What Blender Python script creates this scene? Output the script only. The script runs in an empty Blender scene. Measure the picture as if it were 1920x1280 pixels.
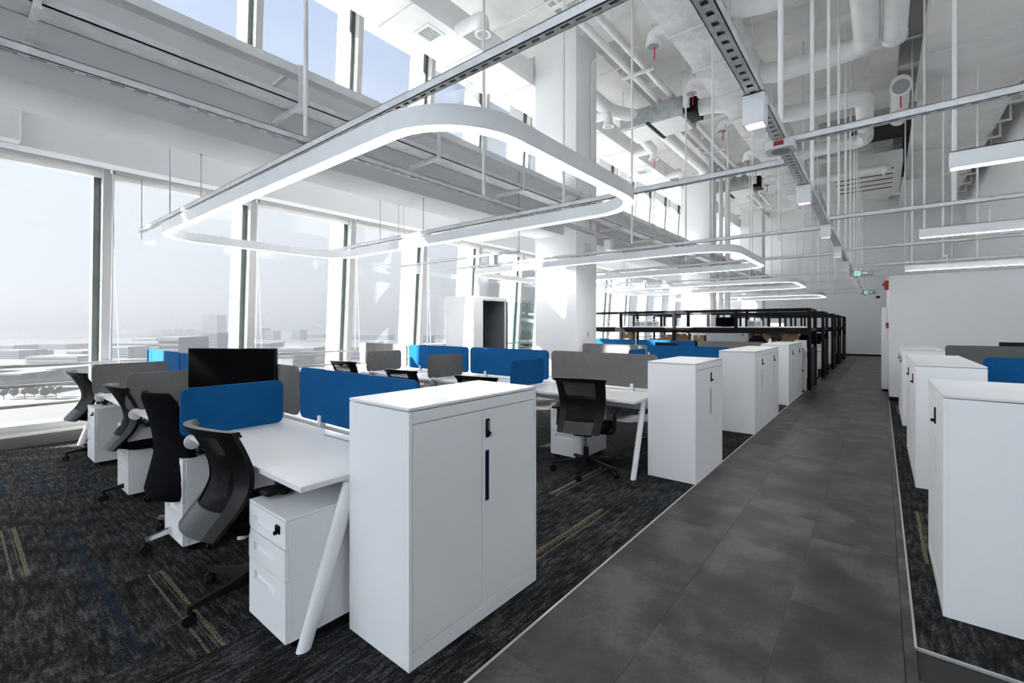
import bpy, bmesh, math, random
from mathutils import Vector, Matrix
R = math.radians
random.seed(7)
S = bpy.context.scene
C = S.collection
# ------------------------------------------------------------------ camera, sky, sun, exposure
CAM_H = 1.45
cd = bpy.data.cameras.new('camera'); cam = bpy.data.objects.new('camera', cd); C.objects.link(cam)
cd.sensor_fit = 'HORIZONTAL'; cd.sensor_width = 36.0
cd.lens = 853.0 / 1920 * 36.0
cd.shift_y = -(640 - 610) / 1920.0
cd.clip_start = 0.05; cd.clip_end = 12000
cam.location = (0, 0, CAM_H)
YAW = math.atan(692 / 853.0)
cam.rotation_euler = (R(90), 0, YAW)
S.camera = cam
S.view_settings.view_transform = 'Standard'; S.view_settings.look = 'None'
S.view_settings.exposure = 2.62; S.view_settings.gamma = 1.0
S.view_settings.use_curve_mapping = False
W = bpy.data.worlds.new('hazy_sky'); S.world = W; W.use_nodes = True
wn, wl_ = W.node_tree.nodes, W.node_tree.links
wn.clear()
wo = wn.new('ShaderNodeOutputWorld'); wb = wn.new('ShaderNodeBackground')
wg = wn.new('ShaderNodeTexCoord'); wx = wn.new('ShaderNodeSeparateXYZ'); wr = wn.new('ShaderNodeValToRGB')
wl_.new(wg.outputs['Generated'], wx.inputs[0]); wl_.new(wx.outputs['Z'], wr.inputs[0])
cr = wr.color_ramp
cr.elements[0].position = 0.0; cr.elements[0].color = (0.77, 0.79, 0.83, 1)
cr.elements[1].position = 0.75; cr.elements[1].color = (0.40, 0.52, 0.80, 1)
e = cr.elements.new(0.22); e.color = (0.77, 0.80, 0.86, 1)
e = cr.elements.new(0.45); e.color = (0.55, 0.65, 0.86, 1)
wl_.new(wr.outputs[0], wb.inputs[0]); wb.inputs[1].default_value = 0.196
wl_.new(wb.outputs[0], wo.inputs[0])
sd = bpy.data.lights.new('sun', 'SUN'); sun = bpy.data.objects.new('sun', sd); C.objects.link(sun)
SUN_DIR = Vector((1.0, 1.28, -0.96)).normalized()          # the way the sunlight travels
sun.rotation_euler = SUN_DIR.to_track_quat('-Z', 'Y').to_euler()
sd.energy = 19.0; sd.angle = R(0.9); sd.color = (1.0, 0.975, 0.94)
S.cycles.diffuse_bounces = 6; S.cycles.max_bounces = 12; S.cycles.transparent_max_bounces = 24
S.cycles.sample_clamp_indirect = 6.0
# ------------------------------------------------------------------ materials
MATS = {}
def nmat(name):
    m = bpy.data.materials.new(name); m.use_nodes = True
    nt = m.node_tree; b = nt.nodes['Principled BSDF']
    MATS[name] = m
    return m, nt, b
def coords(nt, kind='Object', scale=(1, 1, 1)):
    tc = nt.nodes.new('ShaderNodeTexCoord'); mp = nt.nodes.new('ShaderNodeMapping')
    mp.inputs['Scale'].default_value = scale
    nt.links.new(tc.outputs[kind], mp.inputs[0])
    return mp.outputs[0]
def noise(nt, vec, scale, detail=3, rough=0.55):
    n = nt.nodes.new('ShaderNodeTexNoise'); n.inputs['Scale'].default_value = scale
    n.inputs['Detail'].default_value = detail; n.inputs['Roughness'].default_value = rough
    nt.links.new(vec, n.inputs['Vector'])
    return n.outputs['Fac']
def ramp(nt, fac, stops):
    r = nt.nodes.new('ShaderNodeValToRGB'); el = r.color_ramp.elements
    while len(el) < len(stops): el.new(0.5)
    for q, (p, c) in zip(el, stops):
        q.position = p; q.color = (*c, 1) if len(c) == 3 else c
    nt.links.new(fac, r.inputs[0])
    return r.outputs[0]
def bump(nt, b, h, strength, dist=0.01):
    bp = nt.nodes.new('ShaderNodeBump'); bp.inputs['Strength'].default_value = strength
    bp.inputs['Distance'].default_value = dist
    nt.links.new(h, bp.inputs['Height']); nt.links.new(bp.outputs[0], b.inputs['Normal'])
def simple(name, col, rough=0.5, metal=0.0, var=0.06, nscale=3.0, bscale=None, bstr=0.15, scale=(1, 1, 1), spec=0.5, bdist=0.004):
    m, nt, b = nmat(name)
    v = coords(nt, 'Object', scale)
    f = noise(nt, v, nscale)
    lo = tuple(max(0, c * (1 - var)) for c in col); hi = tuple(min(1, c * (1 + var)) for c in col)
    nt.links.new(ramp(nt, f, [(0.3, lo), (0.7, hi)]), b.inputs['Base Color'])
    b.inputs['Roughness'].default_value = rough; b.inputs['Metallic'].default_value = metal
    b.inputs['Specular IOR Level'].default_value = spec
    if bscale: bump(nt, b, noise(nt, v, bscale, 4), bstr, bdist)
    return m
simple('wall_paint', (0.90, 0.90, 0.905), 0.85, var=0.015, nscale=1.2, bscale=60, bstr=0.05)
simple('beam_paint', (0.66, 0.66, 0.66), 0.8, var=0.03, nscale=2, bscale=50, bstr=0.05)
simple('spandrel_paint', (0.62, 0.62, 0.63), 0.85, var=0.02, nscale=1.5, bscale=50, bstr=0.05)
simple('ceiling_paint', (0.86, 0.86, 0.845), 0.9, var=0.10, nscale=1.1, bscale=25, bstr=0.25)
simple('duct_paint', (0.86, 0.86, 0.855), 0.75, var=0.05, nscale=2.5, bscale=12, bstr=0.12, bdist=0.01)
simple('duct_wrap', (0.84, 0.84, 0.85), 0.6, var=0.05, nscale=4, bscale=4, bstr=0.9, bdist=0.09)
simple('pipe_paint', (0.86, 0.86, 0.855), 0.6, var=0.06, nscale=4, bscale=10, bstr=0.15, bdist=0.01)
simple('galvanised', (0.42, 0.45, 0.45), 0.45, 0.6, var=0.2, nscale=8)
simple('white_steel', (0.86, 0.86, 0.87), 0.42, var=0.012, nscale=2, bscale=300, bstr=0.03)
simple('white_laminate', (0.78, 0.78, 0.79), 0.36, var=0.015, nscale=3, spec=0.35)
simple('white_plastic', (0.78, 0.78, 0.78), 0.4, var=0.02)
simple('lamp_housing', (0.86, 0.86, 0.87), 0.5, var=0.03, nscale=5)
simple('strut_steel', (0.76, 0.76, 0.765), 0.5, 0.0, var=0.10, nscale=12)
simple('rod_paint', (0.86, 0.85, 0.83), 0.5, var=0.03)
simple('wire_steel', (0.3, 0.32, 0.36), 0.4, 0.5)
simple('frame_aluminium', (0.40, 0.395, 0.39), 0.45, 0.0, var=0.04, nscale=4)
simple('mullion_white', (0.82, 0.81, 0.79), 0.5, var=0.02)
simple('fin_white', (0.86, 0.86, 0.86), 0.6, var=0.01)
simple('gasket_green', (0.06, 0.08, 0.074), 0.5, var=0.2, nscale=6)
simple('rail_steel', (0.40, 0.38, 0.35), 0.35, 0.4, var=0.1)
simple('kerb_grey', (0.12, 0.12, 0.12), 0.6, var=0.08)
simple('gasket_blue', (0.03, 0.045, 0.075), 0.5)
simple('slot_dark', (0.02, 0.02, 0.02), 0.9)
simple('black_plastic', (0.006, 0.006, 0.007), 0.45, var=0.3, nscale=30, bscale=200, bstr=0.1, spec=0.22)
simple('grey_plastic', (0.045, 0.045, 0.048), 0.42, var=0.12, nscale=6, bscale=200, bstr=0.08, spec=0.3)
simple('black_fabric', (0.004, 0.004, 0.006), 0.95, var=0.35, nscale=120, bscale=400, bstr=0.4, spec=0.08)
simple('black_steel', (0.004, 0.004, 0.005), 0.5, var=0.2, nscale=6, spec=0.15)
simple('screen_black', (0.0015, 0.0015, 0.002), 0.6, var=0.2, spec=0.03)
simple('chrome', (0.62, 0.63, 0.65), 0.16, 1.0, var=0.04)
simple('blue_recess', (0.002, 0.010, 0.045), 0.7, spec=0.1)
simple('red_paint', (0.45, 0.02, 0.02), 0.5)
simple('red_ribbon', (0.55, 0.03, 0.03), 0.8)
simple('cardboard', (0.42, 0.27, 0.15), 0.85, var=0.12, nscale=5)
simple('paper_white', (0.75, 0.75, 0.76), 0.8)
simple('sign_grey', (0.33, 0.34, 0.34), 0.4, 0.3)
simple('felt_booth', (0.16, 0.17, 0.19), 0.95, var=0.35, nscale=90, bscale=200, bstr=0.4)
simple('skin', (0.48, 0.29, 0.20), 0.55, var=0.06, nscale=20)
simple('hair_black', (0.003, 0.003, 0.003), 0.6, var=0.4, nscale=60, bscale=90, bstr=0.5)
simple('shirt_dark', (0.015, 0.016, 0.022), 0.9, var=0.2, nscale=40, bscale=120, bstr=0.2)
simple('device_grey', (0.30, 0.31, 0.33), 0.5)
simple('trim_metal', (0.55, 0.54, 0.52), 0.35, 0.5)
simple('subfloor', (0.03, 0.03, 0.03), 0.9)
def felt(name, col, dark):
    m, nt, b = nmat(name)
    v = coords(nt)
    f = noise(nt, v, 160, 2); g = noise(nt, v, 9, 2)
    mx = nt.nodes.new('ShaderNodeMath'); mx.operation = 'MULTIPLY_ADD'
    nt.links.new(g, mx.inputs[0]); mx.inputs[1].default_value = 0.25
    nt.links.new(f, mx.inputs[2])
    nt.links.new(ramp(nt, mx.outputs[0], [(0.42, dark), (0.82, col)]), b.inputs['Base Color'])
    b.inputs['Roughness'].default_value = 0.95; b.inputs['Specular IOR Level'].default_value = 0.15
    bump(nt, b, f, 0.35, 0.002)
felt('blue_felt', (0.007, 0.105, 0.29), (0.0035, 0.058, 0.18))
felt('grey_felt', (0.185, 0.180, 0.175), (0.10, 0.097, 0.094))
def carpet(name, accent=None):
    m, nt, b = nmat(name)
    oi = nt.nodes.new('ShaderNodeObjectInfo')
    tc = nt.nodes.new('ShaderNodeTexCoord')
    ad = nt.nodes.new('ShaderNodeVectorMath'); ad.operation = 'ADD'
    nt.links.new(tc.outputs['Object'], ad.inputs[0])
    sc = nt.nodes.new('ShaderNodeVectorMath'); sc.operation = 'SCALE'; sc.inputs['Scale'].default_value = 0.37
    nt.links.new(oi.outputs['Location'], sc.inputs[0]); nt.links.new(sc.outputs[0], ad.inputs[1])
    mp = nt.nodes.new('ShaderNodeMapping'); mp.inputs['Scale'].default_value = (7, 42, 1)
    nt.links.new(ad.outputs[0], mp.inputs[0])
    grain = noise(nt, mp.outputs[0], 1.0, 4, 0.7)
    fine = noise(nt, ad.outputs[0], 95, 3, 0.7)
    big = noise(nt, ad.outputs[0], 2.2, 2)
    a1 = nt.nodes.new('ShaderNodeMath'); a1.operation = 'MULTIPLY_ADD'; a1.inputs[1].default_value = 0.8
    nt.links.new(fine, a1.inputs[0]); nt.links.new(grain, a1.inputs[2])
    a2 = nt.nodes.new('ShaderNodeMath'); a2.operation = 'MULTIPLY_ADD'; a2.inputs[1].default_value = 0.35
    nt.links.new(big, a2.inputs[0]); nt.links.new(a1.outputs[0], a2.inputs[2])
    dv = nt.nodes.new('ShaderNodeMath'); dv.operation = 'MULTIPLY'; dv.inputs[1].default_value = 1 / 2.15
    nt.links.new(a2.outputs[0], dv.inputs[0])
    col = ramp(nt, dv.outputs[0], [(0.36, (0.004, 0.004, 0.0045)), (0.5, (0.021, 0.021, 0.022)), (0.63, (0.115, 0.115, 0.116))])
    if accent:
        sx = nt.nodes.new('ShaderNodeSeparateXYZ'); nt.links.new(tc.outputs['Object'], sx.inputs[0])
        tot = None
        for (c0, hw) in ((-0.030, 0.006), (0.030, 0.011), (0.008, 0.0022)):
            d = nt.nodes.new('ShaderNodeMath'); d.operation = 'SUBTRACT'; d.inputs[1].default_value = c0
            nt.links.new(sx.outputs['Y'], d.inputs[0])
            ab = nt.nodes.new('ShaderNodeMath'); ab.operation = 'ABSOLUTE'; nt.links.new(d.outputs[0], ab.inputs[0])
            lt = nt.nodes.new('ShaderNodeMath'); lt.operation = 'LESS_THAN'; lt.inputs[1].default_value = hw
            nt.links.new(ab.outputs[0], lt.inputs[0])
            if tot is None: tot = lt.outputs[0]
            else:
                mxx = nt.nodes.new('ShaderNodeMath'); mxx.operation = 'MAXIMUM'
                nt.links.new(tot, mxx.inputs[0]); nt.links.new(lt.outputs[0], mxx.inputs[1]); tot = mxx.outputs[0]
        mp2 = nt.nodes.new('ShaderNodeMapping'); mp2.inputs['Scale'].default_value = (75, 200, 1)
        nt.links.new(ad.outputs[0], mp2.inputs[0])
        br = nt.nodes.new('ShaderNodeMath'); br.operation = 'GREATER_THAN'; br.inputs[1].default_value = 0.5
        nt.links.new(noise(nt, mp2.outputs[0], 1.0, 2), br.inputs[0])
        ml = nt.nodes.new('ShaderNodeMath'); ml.operation = 'MULTIPLY'
        nt.links.new(tot, ml.inputs[0]); nt.links.new(br.outputs[0], ml.inputs[1])
        mx = nt.nodes.new('ShaderNodeMixRGB'); nt.links.new(ml.outputs[0], mx.inputs[0])
        nt.links.new(col, mx.inputs[1]); mx.inputs[2].default_value = (*accent, 1)
        col = mx.outputs[0]
    nt.links.new(col, b.inputs['Base Color'])
    b.inputs['Roughness'].default_value = 1.0; b.inputs['Specular IOR Level'].default_value = 0.05
    bump(nt, b, a1.outputs[0], 0.5, 0.004)
carpet('carpet'); carpet('carpet_yellow', (0.24, 0.215, 0.125)); carpet('carpet_blue', (0.009, 0.024, 0.055)); carpet('carpet_white', (0.30, 0.29, 0.27))
m, nt, b = nmat('vinyl')
oi = nt.nodes.new('ShaderNodeObjectInfo'); tc = nt.nodes.new('ShaderNodeTexCoord')
sc = nt.nodes.new('ShaderNodeVectorMath'); sc.operation = 'SCALE'; sc.inputs['Scale'].default_value = 3.7
nt.links.new(oi.outputs['Location'], sc.inputs[0])
ad = nt.nodes.new('ShaderNodeVectorMath'); ad.operation = 'ADD'
nt.links.new(tc.outputs['Object'], ad.inputs[0]); nt.links.new(sc.outputs[0], ad.inputs[1])
f1 = noise(nt, ad.outputs[0], 2.6, 5, 0.55); f2 = noise(nt, ad.outputs[0], 45, 3, 0.7)
mm = nt.nodes.new('ShaderNodeMath'); mm.operation = 'MULTIPLY_ADD'; mm.inputs[1].default_value = 0.22
nt.links.new(f2, mm.inputs[0]); nt.links.new(f1, mm.inputs[2])
nt.links.new(ramp(nt, mm.outputs[0], [(0.45, (0.017, 0.0145, 0.0127)), (0.60, (0.041, 0.0362, 0.0325)), (0.74, (0.095, 0.087, 0.080))]), b.inputs['Base Color'])
b.inputs['Roughness'].default_value = 0.42; b.inputs['Specular IOR Level'].default_value = 0.4
bump(nt, b, f2, 0.12, 0.002)
# thin glass: clear with a fresnel sheen
def glass(name, tint, refl=1.0):
    m, nt, b = nmat(name)
    nt.nodes.remove(b); out = nt.nodes['Material Output']
    tr = nt.nodes.new('ShaderNodeBsdfTransparent'); tr.inputs[0].default_value = (*tint, 1)
    gl = nt.nodes.new('ShaderNodeBsdfGlossy'); gl.inputs['Roughness'].default_value = 0.02
    fr = nt.nodes.new('ShaderNodeFresnel'); fr.inputs[0].default_value = 1.35
    v = coords(nt); nn = noise(nt, v, 0.6, 1)
    mu = nt.nodes.new('ShaderNodeMath'); mu.operation = 'MULTIPLY'; mu.inputs[1].default_value = refl
    nt.links.new(fr.outputs[0], mu.inputs[0])
    mu2 = nt.nodes.new('ShaderNodeMath'); mu2.operation = 'MULTIPLY_ADD'; mu2.inputs[1].default_value = 0.01
    nt.links.new(nn, mu2.inputs[0]); nt.links.new(mu.outputs[0], mu2.inputs[2])
    mx = nt.nodes.new('ShaderNodeMixShader')
    nt.links.new(mu2.outputs[0], mx.inputs[0]); nt.links.new(tr.outputs[0], mx.inputs[1]); nt.links.new(gl.outputs[0], mx.inputs[2])
    nt.links.new(mx.outputs[0], out.inputs[0])
glass('window_glass', (0.94, 0.96, 0.97), 0.6); glass('door_glass', (0.80, 0.88, 0.86))
# woven chair mesh: holes between fine ribs
m, nt, b = nmat('chair_mesh')
out = nt.nodes['Material Output']
b.inputs['Base Color'].default_value = (0.005, 0.005, 0.006, 1); b.inputs['Roughness'].default_value = 0.7; b.inputs['Specular IOR Level'].default_value = 0.15
wv = nt.nodes.new('ShaderNodeTexWave'); wv.bands_direction = 'Z'; wv.inputs['Scale'].default_value = 42
nt.links.new(coords(nt), wv.inputs[0])
mr = nt.nodes.new('ShaderNodeMapRange'); mr.inputs[3].default_value = 0.70; mr.inputs[4].default_value = 0.93
nt.links.new(wv.outputs['Fac'], mr.inputs[0])
tr = nt.nodes.new('ShaderNodeBsdfTransparent'); mx = nt.nodes.new('ShaderNodeMixShader')
nt.links.new(mr.outputs[0], mx.inputs[0]); nt.links.new(tr.outputs[0], mx.inputs[1]); nt.links.new(b.outputs[0], mx.inputs[2])
nt.links.new(mx.outputs[0], out.inputs[0])
def emis(name, col, strength):
    m, nt, b = nmat(name)
    v = coords(nt); f = noise(nt, v, 2.0)
    hi = col; lo = tuple(c * 0.97 for c in col)
    nt.links.new(ramp(nt, f, [(0.3, lo), (0.7, hi)]), b.inputs['Emission Color'])
    b.inputs['Base Color'].default_value = (*col, 1); b.inputs['Emission Strength'].default_value = strength
emis('ring_diffuser', (1.0, 0.985, 0.96), 2.6)
emis('pendant_diffuser', (0.95, 0.975, 1.0), 4.0)
emis('spot_glow', (1.0, 0.88, 0.82), 0.35)
emis('sign_green', (0.40, 0.8, 0.70), 0.13)
# ------------------------------------------------------------------ mesh helpers
class MB:
    def __init__(s): s.bm = bmesh.new(); s.bev = False
    def poly(s, pts, faces):
        v = [s.bm.verts.new(p) for p in pts]
        for f in faces:
            try: s.bm.faces.new([v[i] for i in f])
            except ValueError: pass
        return v
    def hexa(s, p):   # 0-3 bottom ccw, 4-7 top
        return s.poly(p, [(3, 2, 1, 0), (4, 5, 6, 7), (0, 1, 5, 4), (1, 2, 6, 5), (2, 3, 7, 6), (3, 0, 4, 7)])
    def box(s, x0, x1, y0, y1, z0, z1, bev=0.0):
        if x0 > x1: x0, x1 = x1, x0
        if y0 > y1: y0, y1 = y1, y0
        if z0 > z1: z0, z1 = z1, z0
        v = s.hexa([(x0, y0, z0), (x1, y0, z0), (x1, y1, z0), (x0, y1, z0), (x0, y0, z1), (x1, y0, z1), (x1, y1, z1), (x0, y1, z1)])
        if bev > 0:
            s.bev = True
            es = set()
            for q in v: es.update(q.link_edges)
            bmesh.ops.bevel(s.bm, geom=list(es), offset=bev, segments=2 if bev > 0.004 else 1, affect='EDGES', profile=0.5)
        return s
    def bar(s, a, b, w, h, up=(0, 0, 1), bev=0):
        a = Vector(a); b = Vector(b); d = (b - a).normalized(); u = Vector(up)
        sd_ = d.cross(u)
        if sd_.length < 1e-4: sd_ = d.cross(Vector((1, 0, 0)))
        sd_.normalize(); u = sd_.cross(d).normalized()
        P = []
        for q in (a, b):
            P += [q - sd_ * w / 2 - u * h / 2, q + sd_ * w / 2 - u * h / 2, q + sd_ * w / 2 + u * h / 2, q - sd_ * w / 2 + u * h / 2]
        v = s.poly(P, [(3, 2, 1, 0), (4, 5, 6, 7), (0, 1, 5, 4), (1, 2, 6, 5), (2, 3, 7, 6), (3, 0, 4, 7)])
        if bev:
            s.bev = True
            es = set()
            for q in v: es.update(q.link_edges)
            bmesh.ops.bevel(s.bm, geom=list(es), offset=bev, segments=2, affect='EDGES', profile=0.5)
        return s
    def tube(s, pts, r, n=12, caps=True, scale=None):
        pts = [Vector(p) for p in pts]; rs = r if isinstance(r, (list, tuple)) else [r] * len(pts)
        t0 = (pts[1] - pts[0]).normalized()
        u = t0.cross(Vector((0, 0, 1)))
        if u.length < 1e-3: u = t0.cross(Vector((1, 0, 0)))
        u.normalize(); rings = []
        for i, p in enumerate(pts):
            if i == 0: t = t0
            elif i == len(pts) - 1: t = (pts[i] - pts[i - 1]).normalized()
            else:
                t = ((pts[i] - pts[i - 1]).normalized() + (pts[i + 1] - pts[i]).normalized())
                t = t.normalized() if t.length > 1e-6 else t0
            u = (u - t * u.dot(t)).normalized(); w = t.cross(u)
            rings.append([s.bm.verts.new(p + (u * math.cos(2 * math.pi * k / n) + w * math.sin(2 * math.pi * k / n)) * rs[i]) for k in range(n)])
        for a, b in zip(rings, rings[1:]):
            for k in range(n): s.bm.faces.new((a[k], a[(k + 1) % n], b[(k + 1) % n], b[k]))
        if caps:
            s.bm.faces.new(rings[0][::-1]); s.bm.faces.new(rings[-1])
        return s
    def prism(s, poly, fn, a, b):   # poly 2d list; fn(u,v,w)->xyz
        n = len(poly)
        P = [fn(u, v, a) for u, v in poly] + [fn(u, v, b) for u, v in poly]
        s.poly(P, [tuple(range(n))[::-1], tuple(range(n, 2 * n))] + [(i, (i + 1) % n, n + (i + 1) % n, n + i) for i in range(n)])
        return s
    def ball(s, c, r, sx=1, sy=1, sz=1, u=14, v=10):
        ret = bmesh.ops.create_uvsphere(s.bm, u_segments=u, v_segments=v, radius=r)
        for q in ret['verts']: q.co = Vector((q.co.x * sx + c[0], q.co.y * sy + c[1], q.co.z * sz + c[2]))
        return s
    def grid(s, fn, nu, nv, thick=0.0):
        V = [[s.bm.verts.new(fn(i / nu, j / nv)) for j in range(nv + 1)] for i in range(nu + 1)]
        for i in range(nu):
            for j in range(nv): s.bm.faces.new((V[i][j], V[i + 1][j], V[i + 1][j + 1], V[i][j + 1]))
        return V
    def xform(s, mat):
        bmesh.ops.transform(s.bm, matrix=mat, verts=s.bm.verts); return s
    def mesh(s, name, smooth=True, ang=40):
        bmesh.ops.recalc_face_normals(s.bm, faces=s.bm.faces)
        me = bpy.data.meshes.new(name); s.bm.to_mesh(me); s.bm.free()
        if smooth:
            for p in me.polygons: p.use_smooth = True
            me.set_sharp_from_angle(angle=R(min(ang, 26) if s.bev else ang))
        return me
WLOC = {}
def meta(o, label=None, cat=None, group=None, kind=None):
    if label: o['label'] = label
    if cat: o['category'] = cat
    if group: o['group'] = group
    if kind: o['kind'] = kind
    return o
def link(name, me, mat=None, parent=None, local=False):
    """mesh in world coordinates (or in the parent's own when local)"""
    o = bpy.data.objects.new(name, me)
    if mat and not me.materials: me.materials.append(MATS[mat])
    C.objects.link(o)
    WLOC[o] = Vector((0, 0, 0))
    if parent:
        o.parent = parent
        if local: WLOC[o] = WLOC[parent].copy()
        else: o.location = -WLOC[parent]
    return o
def obj(name, mb, mat, parent=None, local=False, smooth=True, ang=40):
    return link(name, mb.mesh(name, smooth, ang), mat, parent, local)
def thing(name, loc, label=None, cat=None, group=None, kind=None, rz=0):
    o = bpy.data.objects.new(name, None); C.objects.link(o); o.location = loc; o.rotation_euler = (0, 0, rz)
    o.empty_display_size = 0.1
    WLOC[o] = Vector(loc)
    return meta(o, label, cat, group, kind)
def copy_tree(o, parent=None):
    c = o.copy(); C.objects.link(c); c.parent = parent
    for ch in list(o.children): copy_tree(ch, c)
    WLOC[c] = WLOC[o].copy()
    return c
ORD = ['first', 'second', 'third', 'fourth', 'fifth', 'sixth', 'seventh', 'eighth', 'ninth', 'tenth', 'eleventh', 'twelfth', 'thirteenth', 'fourteenth', 'fifteenth', 'sixteenth', 'seventeenth', 'eighteenth', 'nineteenth', 'twentieth']
def B(): return MB()
def rrect(x0, x1, y0, y1, r, n=6):
    out = []
    for cx, cy, a0 in ((x1 - r, y1 - r, 0), (x0 + r, y1 - r, 90), (x0 + r, y0 + r, 180), (x1 - r, y0 + r, 270)):
        for k in range(n + 1):
            a = R(a0 + 90 * k / n); out.append((cx + r * math.cos(a), cy + r * math.sin(a)))
    return out
# ------------------------------------------------------------------ the room shell
Y0, Y1 = -9.17, 27.6
XR = 2.8
ZC = 7.8
LEAN = 0.07
def XF(z): return -8.02 + LEAN * z
CL, CR = -1.31, 0.122       # corridor edges
st = dict(kind='structure')
floor = obj('floor', B().box(-8.6, XR + 0.2, Y0 - 0.2, Y1 + 0.2, -0.3, -0.011), 'subfloor'); meta(floor, **st)
# vinyl tiles of the corridor
tile_me = B().box(-0.2331, 0.2331, -0.4646, 0.4646, -0.010, 0.0, 0.0006).mesh('vinyl_tile')
strip_me = B().box(-0.0205, 0.0205, -0.4605, 0.4605, -0.010, 0.0, 0.0006).mesh('vinyl_strip')
for c, (xc, off) in enumerate(((-1.074, 2.48), (-0.607, 3.11), (-0.140, 2.79))):
    y = off - 0.93 * 5 + 0.465
    while y < Y1 + 0.4:
        if y > Y0 - 0.3:
            o = link('vinyl_tile', tile_me, 'vinyl', floor); o.location = (xc, y, 0)
            if c == 2: o.location.x = -0.1477; o.scale.x = 0.968
        y += 0.93
y = Y0 + 0.46
while y < Y1:
    link('vinyl_border_strip', strip_me, 'vinyl', floor).location = (0.1005, y, 0)
    y += 0.922
# vinyl also turns in front of the right-hand carpet
for i in range(3):
    for j in range(5):
        yy = 2.49 - 0.465 - j * 0.93
        if yy > Y0: link('vinyl_tile', tile_me, 'vinyl', floor).location = (0.3555 + 0.467 * i, yy, 0)
o = obj('vinyl_behind', B().box(CL, XR, Y0, -2.3, -0.0105, -0.0005), 'vinyl', floor); o['kind'] = 'stuff'
o = obj('carpet_behind', B().box(-8.0, CL, Y0, -2.13, -0.010, 0.0015), 'carpet', floor); o['kind'] = 'stuff'
# carpet planks, 1 m x 0.25 m
plank_me = {k: B().box(-0.4996, 0.4996, -0.1246, 0.1246, -0.010, 0.002, 0.0006).mesh('carpet_plank') for k in ('carpet', 'carpet_yellow', 'carpet_blue', 'carpet_white')}
for k, me in plank_me.items(): me.materials.append(MATS[k])
fixed = {3: (-2.79, 'carpet_yellow'), 1: (-4.29, 'carpet_yellow')}   # rows with a known stripe
acc = {(3, 0): 'carpet_yellow'}
nrow = 0
random.seed(11)
XA = -2.31
def half(me_key, x, yy, rz, length=1.0):
    o = link('carpet_plank', plank_me[me_key], None, floor); o.location = (x, yy, 0); o.rotation_euler = (0, 0, rz)
    if length < 0.999: o.scale = (length, 1, 1)
row = -8
while True:
    yc = 0.25 * row
    if yc > 8.3: break
    offs = {3: 0.0, 1: 0.52, 4: 0.12, 2: 0.2}.get(row, random.random())
    x = XA; first = True
    while x > -8.0:
        L = 1.0 if not (first and offs > 0.03) else max(0.05, offs)
        if x - L < -8.0: L = x + 8.0
        if L < 0.02: break
        xc = x - L / 2
        if yc > -0.4 or x > -6:
            key = 'carpet'
            rr = random.random()
            if L > 0.99:
                if row == 3 and abs(xc + 2.81) < 0.1: key = 'carpet_yellow'
                elif row == 1 and abs(xc + 4.33) < 0.2: key = 'carpet_yellow'
                elif row == 4 and abs(xc + 6.93) < 0.5: key = 'carpet_blue'
                elif row == 1 and abs(xc + 6.33) < 0.2: key = 'carpet_blue'
                elif (row < 0 or row > 5) and rr < 0.10: key = 'carpet_yellow'
                elif (row < 0 or row > 5) and rr < 0.19: key = 'carpet_blue'
                elif row in (0, 2) and rr < 0.2: key = 'carpet_blue'
            half(key, xc, yc, 0, L)
        x -= L; first = False
    row += 1
for c in range(4):
    xc = XA + 0.125 + 0.25 * c
    y = -2.0 + (0.25, 0.75, 0.24, 0.55)[c]
    while y < 8.4:
        rr = random.random(); key = 'carpet'
        if c == 2 and abs(y + 0.5 - 2.74) < 0.3: key = 'carpet_yellow'
        elif rr < 0.12: key = 'carpet_white'
        elif rr < 0.26: key = 'carpet_blue'
        elif rr < 0.36: key = 'carpet_yellow'
        half(key, xc, y + 0.5, R(90))
        y += 1.0
far = B()
far.box(-8.0, CL - 0.002, 8.375, Y1, -0.010, 0.002)
for yy in range(0, 19):
    pass
o = obj('carpet_beyond', far, 'carpet', floor); o['kind'] = 'stuff'
right_c = 0
yy = 2.74
while yy < 11.4:
    for i in range(2):
        rr = random.random()
        key = 'carpet_white' if rr < 0.2 else ('carpet_blue' if rr < 0.35 else ('carpet_yellow' if rr < 0.45 else 'carpet'))
        L = 0.25
        half(key, 0.122 + 0.125 + 0.25 * i, yy + 0.5, R(90))
    yy += 1.0
o = obj('carpet_beyond', B().box(0.622, XR, 2.74, 11.5, -0.010, 0.002), 'carpet', floor); o['kind'] = 'stuff'
# metal edge strips
for n, b_ in enumerate((B().box(CL - 0.006, CL + 0.006, Y0, Y1, -0.010, 0.004, 0.001), B().box(CR - 0.005, CR + 0.005, 2.73, 11.47, -0.010, 0.004, 0.001), B().box(CR, XR, 2.73, 2.742, -0.010, 0.004, 0.001))):
    meta(obj('trim_%d' % (n + 1), b_, 'trim_metal'), **st)
# walls
meta(obj('wall_back', B().box(-8.6, XR + 0.2, Y0 - 0.2, Y0, -0.3, 0.2).box(-8.6, XR + 0.2, Y0 - 0.2, Y0, 3.4, 4.4).box(-8.6, XR + 0.2, Y0 - 0.2, Y0, 7.4, ZC + 0.3).box(-8.6, -7.9, Y0 - 0.2, Y0, 0.2, 3.4).box(-8.6, -7.9, Y0 - 0.2, Y0, 4.4, 7.4), 'wall_paint'), **st)
meta(obj('wall_far', B().box(-8.6, XR + 0.2, Y1, Y1 + 0.2, -0.3, ZC + 0.3), 'wall_paint'), **st)
meta(obj('wall_right', B().box(XR, XR + 0.2, Y0, Y1, -0.3, ZC + 0.3), 'wall_paint'), **st)
meta(obj('baseboard_far', B().box(-7.9, XR, Y1 - 0.012, Y1, 0, 0.07), 'black_steel'), **st)
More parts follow.
